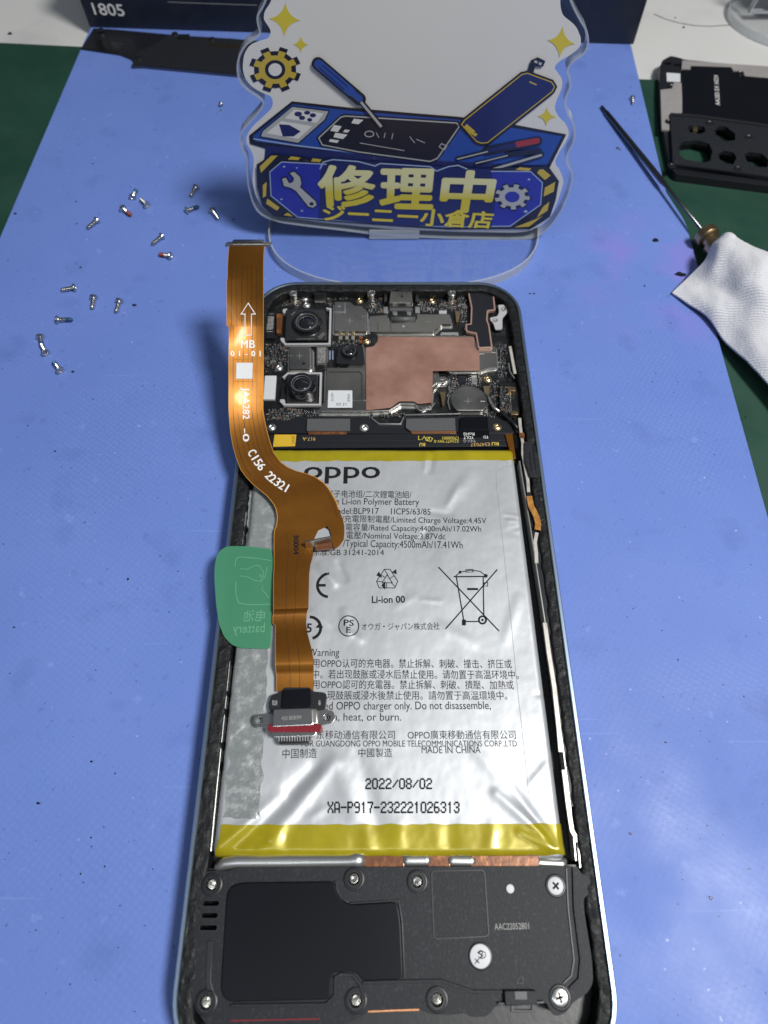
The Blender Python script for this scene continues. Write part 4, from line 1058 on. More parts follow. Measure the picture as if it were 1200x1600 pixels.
# small side contact plate
sp = slab('side_contact', (476, 848), (517, 840), 10.6, 2.6, .3, SHIELD, flex, -.55)
prism('flex_hole', [(489, 845), (489, 833), (494, 825), (504, 823), (513, 828), (516, 838), (517, 845)], 8.3, 8.36, POUCH, flex, r=.4)
prism('ribbon_fold', [(491, 846), (518, 842), (520, 857), (493, 859)], 8.3, 9.0, BROWN, flex, bevel=.08, r=.2)
f = Flat(lambda x, y: U(x, y, 9.0), lift=.02)
for k in range(5): f.line([(498+k*4.6, 847), (498.5+k*4.6, 857)], .12)
# charging socket
usb = prism('socket_board', [(424, 1086), (441, 1080), (444, 1074), (484, 1074), (488, 1080), (508, 1082), (511, 1088), (508, 1112), (494, 1116), (428, 1118), (420, 1108), (420, 1098)], 8.2, 8.9, BLACKP2, flex, r=.4, bevel=.12)
prism('black_tape', [(442, 1078), (485, 1076), (487, 1104), (440, 1106)], 8.9, 9.7, FILM, usb, r=.3, bevel=.25)
for x in (427, 431, 499): prism('board_part', rect(x-2, 1094, x+2, 1102), 8.9, 9.3, GLAB, usb, bevel=.06)
sh = prism('socket_shell', [(427, 1108), (488, 1106), (490, 1133), (425, 1136)], 8.3, 11.2, STEEL, flex, r=.5, bevel=.45)
prism('shell_side', [(486, 1106), (495, 1107), (496, 1130), (488, 1132)], 8.3, 10.4, SHIELD, sh, bevel=.2)
text('450 BE8094', (440, 1125.5), (471, 1123.5), lambda x, y: U(x, y, 11.2), GINK, sh, h=6, lift=.03)
for pts_, hole in (([(398, 1117), (412, 1115), (426, 1115), (426, 1132), (414, 1136), (399, 1136), (395, 1126)], (405, 1126)), ([(490, 1112), (506, 1109), (520, 1110), (524, 1119), (520, 1130), (505, 1133), (490, 1131)], (511, 1121))):
    c = U(*hole, 9.2)
    e = solid('mounting_ear', rounded(pl(pts_, 9.2), .7, 4), 8.5, 9.2, STEEL, sh, holes=[disc(c.x, c.y, .75, 20)], bevel=.12)
    
def oval_ring(name, x0, y0, x1, y1, z0, z1, w, mat, parent):
    P = rounded(pl([(x0, y0), (x1, y0), (x1, y1), (x0, y1)], z1), 1.2, 6)
    return solid(name, P, z0, z1, mat, parent, bevel=.2)
oval_ring('red_seal', 418, 1131, 503, 1144, 8.4, 10.9, 1, RED, flex)
prism('socket_lip', [(423, 1143), (497, 1141), (492, 1150), (428, 1152)], 8.6, 10.6, STEEL, sh, r=.5, bevel=.3)
prism('socket_tongue', [(433, 1149), (486, 1147), (484, 1162), (437, 1163)], 8.3, 9.9, BLACKP2, sh, bevel=.15)
for k in range(12):
    prism('contact_pin', rect(435.2+k*4.1, 1146.5, 436.9+k*4.1, 1158), 9.9, 10.05, BRIGHT, sh)

# ---------------------------------------------------------------- acrylic display stand
ACR = mat_clear('clear_acrylic', (.97, .975, .98), 1.2)
ACRE = M('acrylic_edge', (.62, .66, .70), .08, alpha=.5, coat=1.0)
PW = M('print_white', (.72, .71, .67), .4, coat=.4); PK = M('print_black', (.012, .014, .028), .35, coat=.4); PB = M('print_blue', (.022, .075, .35), .35, coat=.4)
PN = M('print_navy', (.016, .024, .12), .35, coat=.4); PB2 = M('print_royal_blue', (.025, .035, .34), .35, coat=.4); PYY = M('print_yellow', (.66, .54, .04), .4, coat=.4)
PO = M('print_ochre', (.55, .40, .045), .4, coat=.4); PG = M('print_grey', (.42, .43, .42), .4, coat=.4); PR = M('print_red', (.35, .035, .04), .4, coat=.4); PL = M('print_light_blue', (.33, .42, .60), .4, coat=.4)
PGR = M('print_yellow_fade', (.66, .54, .04), .4, coat=.4)
nt = PGR.node_tree; tcg = nt.nodes.new('ShaderNodeTexCoord'); sg = nt.nodes.new('ShaderNodeSeparateXYZ'); rg = nt.nodes.new('ShaderNodeValToRGB')
nt.links.new(tcg.outputs['Generated'], sg.inputs[0]); nt.links.new(sg.outputs['Z'], rg.inputs[0]); nt.links.new(rg.outputs[0], nt.nodes['Principled BSDF'].inputs['Base Color'])
rg.color_ramp.elements[0].position = .34; rg.color_ramp.elements[0].color = (.62, .52, .035, 1); rg.color_ramp.elements[1].position = .62; rg.color_ramp.elements[1].color = (.70, .68, .36, 1)
stand = thing('acrylic_stand', 'clear acrylic counter stand with blue and yellow repair sign behind the phone', 'display stand', (5, PY, 0))
def plate_solid(name, px, y0, th, mat, parent, r=0, bevel=0, smoothit=2, closed=True):
    P = [(UP(x, y).x, UP(x, y).z) for x, y in px]
    if r: P = rounded(P, r, 5)
    return solid(name, P, y0, y0+th, mat, parent, bevel=bevel, to3=lambda x, z, y: (x, y, z))
outline = [(440, -70), (420, -20), (412, 5), (400, 25), (402, 40), (406, 52), (396, 60), (384, 67), (373, 84), (369, 104), (371, 122), (378, 134), (388, 143), (402, 152), (411, 160), (408, 168), (396, 183), (382, 197), (374, 209), (373, 222), (378, 235), (385, 250), (385, 270),
           (387, 292), (394, 318), (403, 333), (418, 342), (440, 348.5), (480, 354), (540, 361), (577, 366), (620, 370), (700, 373), (790, 375), (832, 374), (848, 366), (862, 353), (878, 330), (890, 302), (896, 278), (894, 266), (886, 253), (888, 240), (898, 222), (900, 206), (897, 190), (888, 176),
           (884, 160), (888, 146), (893, 136), (892, 122), (887, 108), (896, 97), (914, 85), (921, 70), (919, 48), (908, 30), (900, 15), (892, -3), (885, -30), (860, -70)]
plate = plate_solid('clear_plate', outline, PY, 3.0, ACR, stand, r=1.6)
def plate_rim(px):
    P = rounded([(UP(x, y).x, UP(x, y).z) for x, y in px], 1.6, 5)
    a = offset(P, .02); b = offset(P, -.45)
    return solid('plate_rim', a, PY-.02, PY+3.02, ACRE, plate, holes=[b], to3=lambda x, z, y: (x, y, z), bevel=.12)
plate_rim(outline)
panel_px = [(443, -70), (430, -25), (424, 2), (413, 18), (412, 30), (417, 37), (424, 48), (420, 60), (404, 64), (390, 70), (381, 85), (379, 108), (383, 122), (392, 134), (408, 144), (424, 150), (427, 160), (424, 170), (410, 183), (394, 198), (385, 212), (385, 224), (391, 232), (397, 245), (396, 262),
            (394, 282), (399, 304), (408, 322), (422, 333), (442, 339), (500, 347), (560, 353), (620, 358), (720, 362), (806, 363), (826, 361), (845, 352), (861, 338), (872, 312), (881, 284), (876, 268), (866, 254), (872, 240), (884, 222), (890, 208), (884, 193), (872, 182), (866, 168), (870, 155),
            (876, 142), (880, 127), (872, 114), (865, 105), (874, 95), (894, 84), (907, 72), (908, 60), (901, 42), (890, 32), (879, 24), (875, 8), (876, -10), (868, -40), (850, -70)]
panel = plate_solid('printed_panel', panel_px, PY-.10, .06, PW, stand, r=1.2)
LV = [0]
def art(name, polys, mat, lines=(), lift=None):
    LV[0] += 1
    f = Flat(lambda x, y: UP(x, y), up=Vector((0, -1, 0)), lift=.12+.012*LV[0] if lift is None else lift)
    for p in polys: f.poly(p)
    for l in lines: f.line(l[0], l[1], l[2] if len(l) > 2 else False)
    return f.build(name, mat, panel)
def grown(px, d):
    """outline grown by about d px"""
    return offset(px, d)
def outlined(name, px, mat, d=2.2, dark=PK):
    art(name+'_outline', [grown(px, d)], dark); return art(name, [px], mat)
def star(cx, cy, rx, ry, k=.22, rot=0):
    o = []
    for i in range(8):
        a = math.radians(45*i)+rot; q = 1 if i % 2 == 0 else k*1.35
        o.append((cx+rx*q*math.cos(a), cy+ry*q*math.sin(a)))
    return o
def star_s(cx, cy, rx, ry, rot=0):
    o = []
    for i in range(4):
        a0 = math.radians(90*i)+rot; a1 = a0+math.pi/2
        for k in range(6):
            t = k/6; # concave arc between two tips
            A = Vector((math.cos(a0), math.sin(a0))); B = Vector((math.cos(a1), math.sin(a1))); q = A*(1-t)**2+(A+B)*.16*2*t*(1-t)+B*t*t
            o.append((cx+rx*q.x, cy+ry*q.y))
    return o
def gear(cx, cy, rx, ry, teeth=8, hole=.42, rot=.2, inner=.74):
    o = []
    for i in range(teeth):
        a = rot+2*math.pi*i/teeth; w = math.pi/teeth
        for da, q in ((-.95*w, inner), (-.52*w, inner), (-.42*w, 1), (.42*w, 1), (.52*w, inner)): o.append((cx+rx*q*math.cos(a+da), cy+ry*q*math.sin(a+da)))
    return o
def ell(cx, cy, rx, ry, n=24): return [(cx+rx*math.cos(2*math.pi*k/n), cy+ry*math.sin(2*math.pi*k/n)) for k in range(n)]
for cx, cy, rx, ry, ro in ((445, 30, 25, 27, .05), (470, 69, 12, 13, 0), (876.5, 65, 22, 25, .12), (854, 181.5, 14.5, 15, .05)):
    art('printed_star', [star_s(cx, cy, rx, ry, ro)], PYY)
art('printed_gear_outline', [gear(430, 108, 41, 36, 8, rot=.35, inner=.80)], PK); art('printed_gear', [gear(430, 108, 34.5, 30, 8, rot=.35)], PO); art('gear_hub_outline', [ell(430, 108, 16, 15)], PK); art('gear_hub', [ell(430, 108, 10.5, 10)], PW)
# blue workbench
bench = [(457, 160), (548, 170), (640, 178), (715, 184), (790, 194), (881, 211), (857, 259), (835, 262), (600, 250), (416, 229), (393, 222), (392, 212)]
art('bench_outline', [grown(bench, 2.5)], PK); art('bench_front', [[(415, 226), (620, 246), (838, 256), (836, 272), (412, 262)]], PN)
art('bench_top', [[(457, 162), (548, 172), (640, 180), (715, 186), (790, 197), (878, 212), (854, 258), (610, 247), (400, 220), (395, 212)]], PB)
art('bench_edge', [], PL, [([(396, 216), (460, 226), (610, 244)], .35)])
tray = [(457, 166), (513, 173), (507, 186), (466, 222), (408, 212), (411, 204)]
art('tray_outline', [grown(tray, 2)], PK); art('tray', [tray], PG); art('tray_well', [[(460, 170), (506, 176), (495, 191), (445, 184)], [(440, 188), (488, 196), (466, 216), (416, 207)]], PW)
art('tray_part', [ell(466, 177, 6, 4, 12), ell(480, 175, 5, 3, 10), ell(472, 183, 5, 3.4, 12), ell(489, 179, 5, 3.4, 12), ell(484, 186, 4, 3, 10), [(436, 193), (452, 194), (470, 204), (459, 212), (442, 212)]], PN)
p1_ = [(497, 214), (532, 181), (540, 179), (714, 190), (719, 196), (684, 247), (672, 252), (560, 237), (503, 226)]
art('phone_outline', [grown(p1_, 2.2)], PK); art('phone_rim', [p1_], PG); art('phone_screen', [grown(p1_, -2)], PK)
art('phone_chip', [[(522, 194), (534, 196), (528, 205), (516, 203)], [(553, 184), (568, 186), (560, 193), (549, 191)], [(524, 206), (543, 209), (536, 216), (521, 213)], [(516, 216), (530, 218), (527, 222), (514, 220)], [(539, 201), (547, 202), (543, 206), (536, 205)]], PW)
art('phone_mark', [], PG, [(ell(577, 208, 7, 4.5, 16), .25, True), ([(562, 222), (632, 234)], .2), ([(588, 206), (592, 214)], .2), ([(602, 206), (600, 214)], .2), ([(614, 207), (612, 216)], .2), ([(640, 212), (648, 222)], .2), ([(650, 216), (664, 222)], .2), ([(686, 228), (694, 233), (698, 227), (690, 223), (686, 228)], .25)])
art('flex_outline', [[(824, 113), (829, 93), (840, 88), (852, 94), (848, 103), (836, 102), (832, 117)]], PK); art('flex_contact', [[(835, 92.5), (840, 94), (839, 98), (834, 96)], [(842, 95), (847, 97), (845, 101), (841, 99)]], PG)
p2_ = [(720, 193), (725, 186), (815, 114), (824, 112), (862, 126), (867, 134), (863, 142), (762, 222), (752, 223), (744, 220)]
art('phone_outline', [grown(p2_, 3.2)], PK); art('phone_rim', [p2_], PO); art('phone_screen', [grown(p2_, -1.6)], PN); art('phone_chip', [[(729, 192), (742, 203), (738, 209), (724, 198)], [(741, 205), (746, 208), (743, 212), (738, 209)]], PO, [([(827, 126), (838, 131)], .3)])
# tools on the bench
def bar_(p, q, w): 
    a = Vector(p); b = Vector(q); d = (b-a).normalized(); n = Vector((-d.y, d.x))*w/2; return [tuple(a+n), tuple(b+n), tuple(b-n), tuple(a-n)]
def pill(p, q, w):
    a = Vector(p); b = Vector(q); d = (b-a).normalized(); n = Vector((-d.y, d.x)); o = []
    for k in range(9): t = math.pi*k/8; o.append(tuple(b+n*(w/2*math.cos(t))+d*(w/2*math.sin(t))))
    for k in range(9): t = math.pi*k/8; o.append(tuple(a-n*(w/2*math.cos(t))-d*(w/2*math.sin(t))))
    return o
art('tool_outline', [pill((760, 234), (840, 219), 14), bar_((712, 247), (765, 234), 6)], PK); art('tool_handle', [pill((808, 224), (839, 218), 9)], PR); art('tool_grip', [pill((764, 233), (803, 225), 7)], PN); art('tool_blade', [bar_((714, 247), (762, 235), 2)], PG)
art('tool_outline', [pill((792, 240), (842, 234), 8), bar_((741, 254), (795, 241), 5)], PK); art('tool_blade', [bar_((743, 253.5), (793, 241), 1.8)], PG)
art('tweezers_outline', [pill((768, 264), (846, 240), 8)], PK); art('tweezers', [pill((770, 262.5), (845, 240.5), 3.6)], PG)
# loose driver over the bench
art('driver_outline', [pill((497, 97), (562, 153), 20), bar_((562, 154), (598, 198), 9)], PK)
art('driver_handle', [pill((498, 98), (548, 141), 14), pill((548, 141), (562, 152), 10)], PB)
art('handle_groove', [], PN, [([(503, 99), (543, 133)], .3), ([(498, 103), (538, 138)], .3)]); art('driver_blade', [bar_((564, 157), (596, 196), 4)], PG)
# sign
sign = [(426, 239), (470, 243), (500, 250), (512, 246), (560, 249), (620, 252), (700, 260), (722, 257), (740, 262), (856, 257), (873, 281), (868, 310), (859, 337), (828, 356), (700, 357), (620, 352), (500, 343), (428, 336), (410, 320), (402, 290), (401, 255)]
art('sign_plate', [sign], PK)
hz = [[(424, 241), (434, 241), (408, 268), (406, 258)], [(455, 242), (470, 244), (466, 248), (450, 247)], [(489, 245), (503, 247), (500, 251), (486, 250)], [(411, 287), (417, 282), (416, 304), (411, 307)], [(418, 308), (437, 322), (433, 327), (416, 316)], [(450, 330), (458, 336), (443, 334)],
      [(812, 259), (830, 261), (826, 265), (805, 263)], [(842, 263), (848, 262), (860, 272), (851, 279), (839, 268)], [(851, 291), (867, 282), (865, 297), (849, 305)], [(848, 321), (858, 313), (855, 327), (838, 338)], [(835, 341), (848, 335), (826, 352), (804, 353)]]
for q_ in hz: art('hazard_stripe', [q_], PO, lift=.12+.012*(LV[0]+1)); LV[0] -= 1
LV[0] += 1
inner = [(440, 250), (500, 253), (700, 264), (829, 265), (848, 283), (845, 318), (797, 352), (700, 353), (600, 348), (465, 338), (423, 304), (421, 266)]
art('sign_border', [inner], PL); art('sign_field', [grown(inner, -1.6)], PB2)
art('lettering_ground', [[(501, 262), (520, 247), (600, 252), (700, 259), (766, 262), (775, 300), (768, 352), (620, 350), (497, 339), (500, 300)]], PN)
art('sign_border', [], PL, [([(500, 262), (505, 251), (520, 247), (560, 250), (586, 257), (594, 253), (672, 258), (682, 265), (700, 258), (716, 256), (730, 262)], .35)])
art('sign_rivet', [ell(444, 258, 2, 1.6, 8), ell(464, 260, 1.6, 1.2, 8), ell(440, 309, 2, 1.4, 8), ell(472, 327, 2, 1.4, 8), ell(826, 278, 2, 1.6, 8), ell(821, 328, 3, 2.2, 10)], PL)
# wrench and white gear
wr = [(441, 277), (447, 275), (452, 284), (458, 282), (460, 276), (453, 268), (460, 266), (469, 274), (471, 284), (469, 290), (493, 312), (495, 318), (489, 322), (482, 320), (463, 296), (455, 291), (444, 288)]
art('wrench_outline', [grown(wr, 2)], PK); art('wrench', [wr], PG); art('wrench_hole', [ell(487, 316, 3.4, 2.8, 12)], PK)
art('printed_gear_outline', [gear(800, 305, 30, 22, 9, rot=.1, inner=.84)], PK); art('printed_gear', [gear(800, 305, 27.5, 20, 9, rot=.1)], PG); art('gear_hub', [ell(800, 305, 11.5, 8.5)], PB2)
ln = LV[0]
YUP = Vector((0, -1, 0)); LT = .12+.012*(ln+2)
for ch, x0, x1, yb, h in (('修', 501, 584, 313, 57), ('理', 595, 674, 318, 57), ('中', 688, 764, 322, 58)):
    text(ch, (x0, yb), (x1, yb+2), lambda x, y: UP(x, y), PGR, panel, h=h, bold=.032, up=YUP, lift=LT)
text('ジーニー小倉店', (506, 340), (766, 352), lambda x, y: UP(x, y), PYY, panel, h=24, bold=.028, up=YUP, lift=LT)
# oval foot
foot = [(x+6, y+170) for x, y in [(41.5*math.copysign(abs(math.cos(t))**.8, math.cos(t)), 27*math.copysign(abs(math.sin(t))**.8, math.sin(t))) for t in [2*math.pi*k/72 for k in range(72)]]]
ft = solid('clear_foot', foot, .02, 3.0, ACR, stand)
solid('foot_rim', offset(foot, .02), .01, 3.02, ACRE, ft, holes=[offset(foot, -.4)], bevel=.12)
solid('plate_tab', [(UP(577, 370).x, PY-.2), (UP(655, 370).x, PY-.2), (UP(655, 370).x, PY+3.2), (UP(577, 370).x, PY+3.2)], .5, 3.6, ACRE, plate, bevel=.1)

# second stand at the upper right corner
st2 = thing('acrylic_stand', 'clear acrylic stand foot cut off by the upper right corner on the white table', 'display stand', (172, 298, -3.2))
ACR2 = ACR
c = (178, 300)
f2 = [(c[0]+37*math.cos(t), c[1]+27*math.sin(t)) for t in [2*math.pi*k/60 for k in range(60)]]
ft2 = solid('clear_foot', f2, -3.18, -.2, ACR2, st2); solid('foot_rim', offset(f2, .02), -3.19, -.18, ACRE, ft2, holes=[offset(f2, -.45)], bevel=.12)
pl2 = [(148, -.2), (150, 10), (147, 22), (153, 36), (205, 36), (205, -.2)]
p2o = solid('clear_plate', pl2, 299, 302, ACR2, st2, to3=lambda x, z, y: (x, y, z)); solid('plate_rim', offset(pl2, .02), 298.98, 302.02, ACRE, p2o, holes=[offset(pl2, -.45)], to3=lambda x, z, y: (x, y, z), bevel=.1)
solid('printed_panel', [(155, 3), (156, 11), (154, 22), (158, 34), (203, 34), (203, 3)], 298.9, 298.96, PK, st2, to3=lambda x, z, y: (x, y, z))
solid('printed_band', [(160, 5), (161, 10), (203, 10), (203, 5)], 298.82, 298.88, PO, st2, to3=lambda x, z, y: (x, y, z))

# ---------------------------------------------------------------- navy box with the number
bxp = [U(140, 43, .02), U(990, 70, .02)]
a, b = Vector(bxp[0][:2]), Vector(bxp[1][:2]); d = (b-a).normalized(); nrm = Vector((-d.y, d.x))
A2, B2 = a+nrm*55, b+nrm*55
box = thing('card_box', 'dark navy card box standing behind the stand with 1805 in white', 'box', (a.x+d.x*100, a.y, 0))
bb = solid('box_body', [tuple(a), tuple(b), tuple(B2), tuple(A2)], .05, 34, NAVY, box, bevel=.5)
def BFn(px, py):
    r = ray(px, py); o = Vector((0, 0, CAMH)); n3 = Vector((nrm.x, nrm.y, 0)); t = (Vector((a.x, a.y, 0))-o).dot(n3)/r.dot(n3); return o+r*t
NU = Vector((-nrm.x, -nrm.y, 0))
text('1805', (148, 22.5), (196, 25), BFn, WINK, box, h=18, up=NU, lift=.05, off=.008)
f = Flat(BFn, up=NU, lift=.06); f.line([(262, 3), (330, 5.5), (402, 8)], .22); f.build('scored_line', GINK, box)

# black flat assembly below it
bl = thing('black_bracket_strip', 'thin black bracket and film strip lying at the far left edge of the blue mat', 'bracket', tuple(U(260, 90, 0)))
fl1 = prism('black_film', [(146, 44), (182, 46), (300, 57), (400, 70), (400, 75), (250, 68), (215, 83), (208, 97), (204, 92), (186, 85), (126, 76)], .02, .5, BLACKP2, bl, bevel=.1)
prism('black_film', [(215, 82), (248, 66), (262, 54), (362, 60), (430, 66), (430, 121), (222, 101), (205, 103)], .55, 1.1, BLACKP, bl, bevel=.12)
prism('film_edge', [(205, 101.5), (222, 101), (430, 120), (430, 122.5), (222, 103), (205, 103.5)], .3, 1.0, DSTEEL, bl, bevel=.05)
prism('shiny_patch', [(133, 66), (158, 62), (196, 69), (184, 82), (128, 75)], .5, .62, DSTEEL, fl1, r=.3)
prism('film_strip', [(330, 68), (400, 73), (400, 77), (328, 72)], 1.1, 1.22, BRASS, fl1)
for x, y in ((157, 47), (273, 53), (331, 61), (217, 91)):
    c = U(x, y, 1.1); revolve('rivet', (c.x, c.y, 1.0), [(1.3, 0), (1.2, .35), (.8, .5), (.4, .35), (.02, .35)], DSTEEL, fl1, n=18)
prism('connector_block', rect(278, 53, 296, 59), 1.1, 1.7, BLACKP2, fl1, bevel=.1)

# ---------------------------------------------------------------- back housing piece, upper right
hs = thing('housing_piece', 'black phone mid frame piece with camera openings lying on the green mat at right', 'phone part', tuple(U(1110, 190, -1.4)))
zq = 1.2
hb = solid('lower_frame', rounded(pl([(1031, 104), (1035, 94), (1048, 87), (1062, 90), (1070, 93), (1210, 107), (1300, 116), (1300, 305), (1210, 292), (1140, 283), (1056, 272), (1048, 262), (1040, 225), (1034, 190), (1030, 150)], zq), .9, 3), -1.38, zq, BLACKP2, hs,
    holes=[rounded(pl(h, zq), .5, 3) for h in ([(1038, 97), (1048, 97), (1049, 101), (1038, 101)], [(1053, 99), (1063, 100), (1064, 103), (1052, 103)], [(1062, 232), (1066, 224), (1090, 221), (1107, 226), (1112, 238), (1109, 252), (1100, 254), (1070, 249), (1062, 242)],
           [(1124, 241), (1132, 237), (1145, 240), (1150, 247), (1146, 256), (1135, 255), (1124, 248)], [(1164, 243), (1172, 239), (1190, 242), (1199, 250), (1198, 260), (1186, 261), (1168, 253)], [(1117, 205), (1124, 199), (1132, 199), (1147, 209), (1148, 219), (1134, 220), (1120, 212)], [(1077, 197), (1100, 198), (1102, 206), (1092, 209), (1078, 206)])], bevel=.2)
prism('bare_metal_plate', [(1066, 94), (1150, 100), (1210, 104), (1300, 114), (1300, 130), (1164, 118), (1158, 110), (1146, 110), (1142, 104), (1079, 102), (1079, 108), (1065, 107)], zq, 1.9, BEIGE, hb, bevel=.12)
prism('bare_metal_plate', [(1053, 128), (1065, 129), (1067, 176), (1047, 177), (1047, 203), (1034, 202), (1032, 140), (1050, 138)], zq, 1.9, BEIGE, hb, bevel=.12)
lk = prism('black_cover', [(1066, 109), (1080, 109), (1080, 103), (1141, 105), (1146, 112), (1158, 112), (1165, 119), (1300, 131), (1300, 198), (1160, 190), (1066, 177)], zq, 2.0, FILM, hb, bevel=.15)
lp = solid('camera_plate', rounded(pl([(1047, 176), (1090, 179), (1210, 195), (1300, 206), (1300, 288), (1210, 276), (1150, 268), (1052, 258)], 2.6), .6, 3), zq, 2.6, BLACKP, hb,
    holes=[rounded(pl(h, 2.6), .5, 3) for h in ([(1060, 230), (1066, 221), (1090, 219), (1108, 224), (1113, 236), (1110, 251), (1101, 254), (1070, 249), (1061, 241)], [(1122, 240), (1131, 235), (1146, 238), (1151, 246), (1146, 257), (1134, 256), (1123, 248)],
           [(1163, 241), (1172, 237), (1191, 240), (1201, 250), (1199, 261), (1186, 262), (1167, 253)], [(1116, 204), (1124, 197), (1134, 197), (1149, 209), (1149, 219), (1134, 221), (1118, 211)], [(1075, 196), (1100, 197), (1103, 205), (1093, 210), (1076, 207)])], bevel=.2)
prism('gold_contact', [(1083, 196), (1091, 197), (1090, 205), (1083, 204)], .6, 2.0, GOLD, hb, bevel=.15)
prism('white_label', [(1041.5, 113.5), (1063, 115), (1063, 128), (1042, 127)], 1.3, 1.4, WLAB, hb, r=.2)
for x, y, z in ((1045, 190, 2.0), (1109, 192, 2.7), (1153, 263, 2.7), (1050, 259, 2.7), (1157, 114, 2.1), (1050, 135, 1.5), (1170, 214, 2.65)):
    c = U(x, y, z); revolve('screw_hole', (c.x, c.y, z-.05), [(1.35, 0), (1.3, .14), (.95, .16), (.85, .05), (.02, .05)], DSTEEL, hb, n=20)
rib('plate_rib', [(1054, 256), (1150, 268), (1300, 290)], .5, 2.6, 3.0, BLACKP2, lp); rib('plate_rib', [(1050, 180), (1090, 182), (1200, 197)], .4, 2.6, 2.9, BLACKP2, lp)
text('AA283-SX A024', (1125, 165), (1122, 118), lambda x, y: U(x, y, 2.0), WINK, lk, h=7, lift=.04)

# ---------------------------------------------------------------- driver with brass collar under the cloth
dr = thing('precision_driver', 'thin black screwdriver blade with knurled brass collar pointing under the white cloth', 'screwdriver', tuple(U(1110, 375, 3)))
zt, zc = .6, 3.6
T0 = U(940, 167, zt); T1 = U(1102, 366, zc)
dirv = (T1-T0).normalized(); Ln = (T1-T0).length
tube('blade', [T0, T0+dirv*3.2, T0+dirv*4.2, T0+dirv*Ln*.62, T0+dirv*(Ln*.66), T1], [.55, .62, .85, .9, .55, .5], DSTEEL, dr, n=14)
n_ = 36; V = []; Fc = []; ax = dirv; a1 = ax.orthogonal().normalized(); b1 = ax.cross(a1)
pr = [(1.0, 0), (3.0, .1), (3.4, .4), (3.4, 2.6), (3.0, 3.0), (2.2, 3.4), (2.1, 5.2), (3.0, 5.6), (3.1, 8.0), (2.6, 8.4)]
for i, (r, h) in enumerate(pr):
    for k in range(n_):
        t = 2*math.pi*k/n_; rr = r*(1-.035*(k % 2)*(1 if i in (2, 3) else 0)); V.append(T1-ax*.6+ax*h+(a1*math.cos(t)+b1*math.sin(t))*rr)
for i in range(len(pr)-1):
    for k in range(n_): Fc.append([i*n_+k, i*n_+(k+1) % n_, (i+1)*n_+(k+1) % n_, (i+1)*n_+k])
Fc.append(list(range(n_))); Fc.append([(len(pr)-1)*n_+k for k in range(n_)])
mesh('knurled_collar', V, Fc, BRASS, dr, smooth='auto')
H0 = T1+ax*7.6
tube('handle', [H0, H0+Vector((ax.x, ax.y, -.2)).normalized()*6, H0+Vector((ax.x, ax.y, -.3)).normalized()*12], [2.4, 2.6, 2.4], BLACKP, dr, n=20)

# ---------------------------------------------------------------- white cloth
m = M('white_cloth', (.70, .71, .74), .85, sheen=.3); nt = m.node_tree; N = nt.nodes; L = nt.links
tc = N.new('ShaderNodeTexCoord'); wv = N.new('ShaderNodeTexWave'); wv.inputs['Scale'].default_value = 520; wv.inputs['Distortion'].default_value = 1.2; wv.inputs['Detail'].default_value = 2
mp = N.new('ShaderNodeMapping'); mp.inputs['Rotation'].default_value = (0, 0, math.radians(118)); L.new(tc.outputs['Object'], mp.inputs[0]); L.new(mp.outputs[0], wv.inputs[0])
nz1 = N.new('ShaderNodeTexNoise'); nz1.inputs['Scale'].default_value = 1500; L.new(tc.outputs['Object'], nz1.inputs[0])
ad = N.new('ShaderNodeMath'); ad.operation = 'ADD'; L.new(wv.outputs['Fac'], ad.inputs[0]); L.new(nz1.outputs['Fac'], ad.inputs[1])
bp = N.new('ShaderNodeBump'); bp.inputs['Strength'].default_value = .6; bp.inputs['Distance'].default_value = .2*MM; L.new(ad.outputs[0], bp.inputs['Height']); L.new(bp.outputs[0], N['Principled BSDF'].inputs['Normal'])
CLOTH = m
G = [[(1127, 368, 9.5), (1136, 366, 11.2), (1150, 366, 12.4), (1165, 373, 13), (1200, 395, 13), (1262, 432, 13)],
     [(1112, 383, 8.0), (1124, 386, 10.5), (1143, 390, 12.2), (1165, 400, 13), (1200, 420, 13), (1262, 460, 12)],
     [(1100, 408, 5.5), (1116, 416, 8), (1138, 424, 9.5), (1162, 436, 11), (1200, 456, 11.5), (1264, 498, 10)],
     [(1080, 428, 2.6), (1099, 440, 4.4), (1124, 453, 6.0), (1155, 474, 6.8), (1200, 505, 8.0), (1266, 552, 8)],
     [(1065, 443, 1.6), (1085, 459, 3.0), (1112, 477, 4.2), (1146, 505, 4.2), (1190, 545, 6.2), (1268, 610, 7)],
     [(1050, 457, .8), (1073, 472, 1.3), (1106, 494, 2.0), (1134, 533, 1.6), (1172, 569, 3.0), (1270, 668, 5)]]
def catm(p0, p1, p2, p3, t): return .5*((2*p1)+(-p0+p2)*t+(2*p0-5*p1+4*p2-p3)*t*t+(-p0+3*p1-3*p2+p3)*t**3)
GV = [[U(*q) for q in row] for row in G]
def cr(seq, t):
    n = len(seq)-1; i = min(int(t*n), n-1); u = t*n-i
    g = lambda k: seq[max(0, min(n, k))]
    return catm(g(i-1), g(i), g(i+1), g(i+2), u)
NU_, NV_ = 60, 50; V = []
for j in range(NV_+1):
    cols_ = [cr([GV[r][c_] for r in range(6)], j/NV_) for c_ in range(6)]
    for i in range(NU_+1):
        p = cr(cols_, i/NU_); p.z += noise.noise(Vector((p.x*.12, p.y*.12, 3)))*1.6*min(1, p.z/6)+noise.noise(Vector((p.x*.4, p.y*.3, 7)))*.3*min(1, p.z/5)+.9*math.sin(i/NU_*9+j/NV_*3)*min(1, max(0, p.z-1.5)/6)*.6
        V.append(p)
Fc = []; mm_ = NU_+1
for j in range(NV_):
    for i in range(NU_): Fc.append([j*mm_+i, j*mm_+i+1, (j+1)*mm_+i+1, (j+1)*mm_+i])
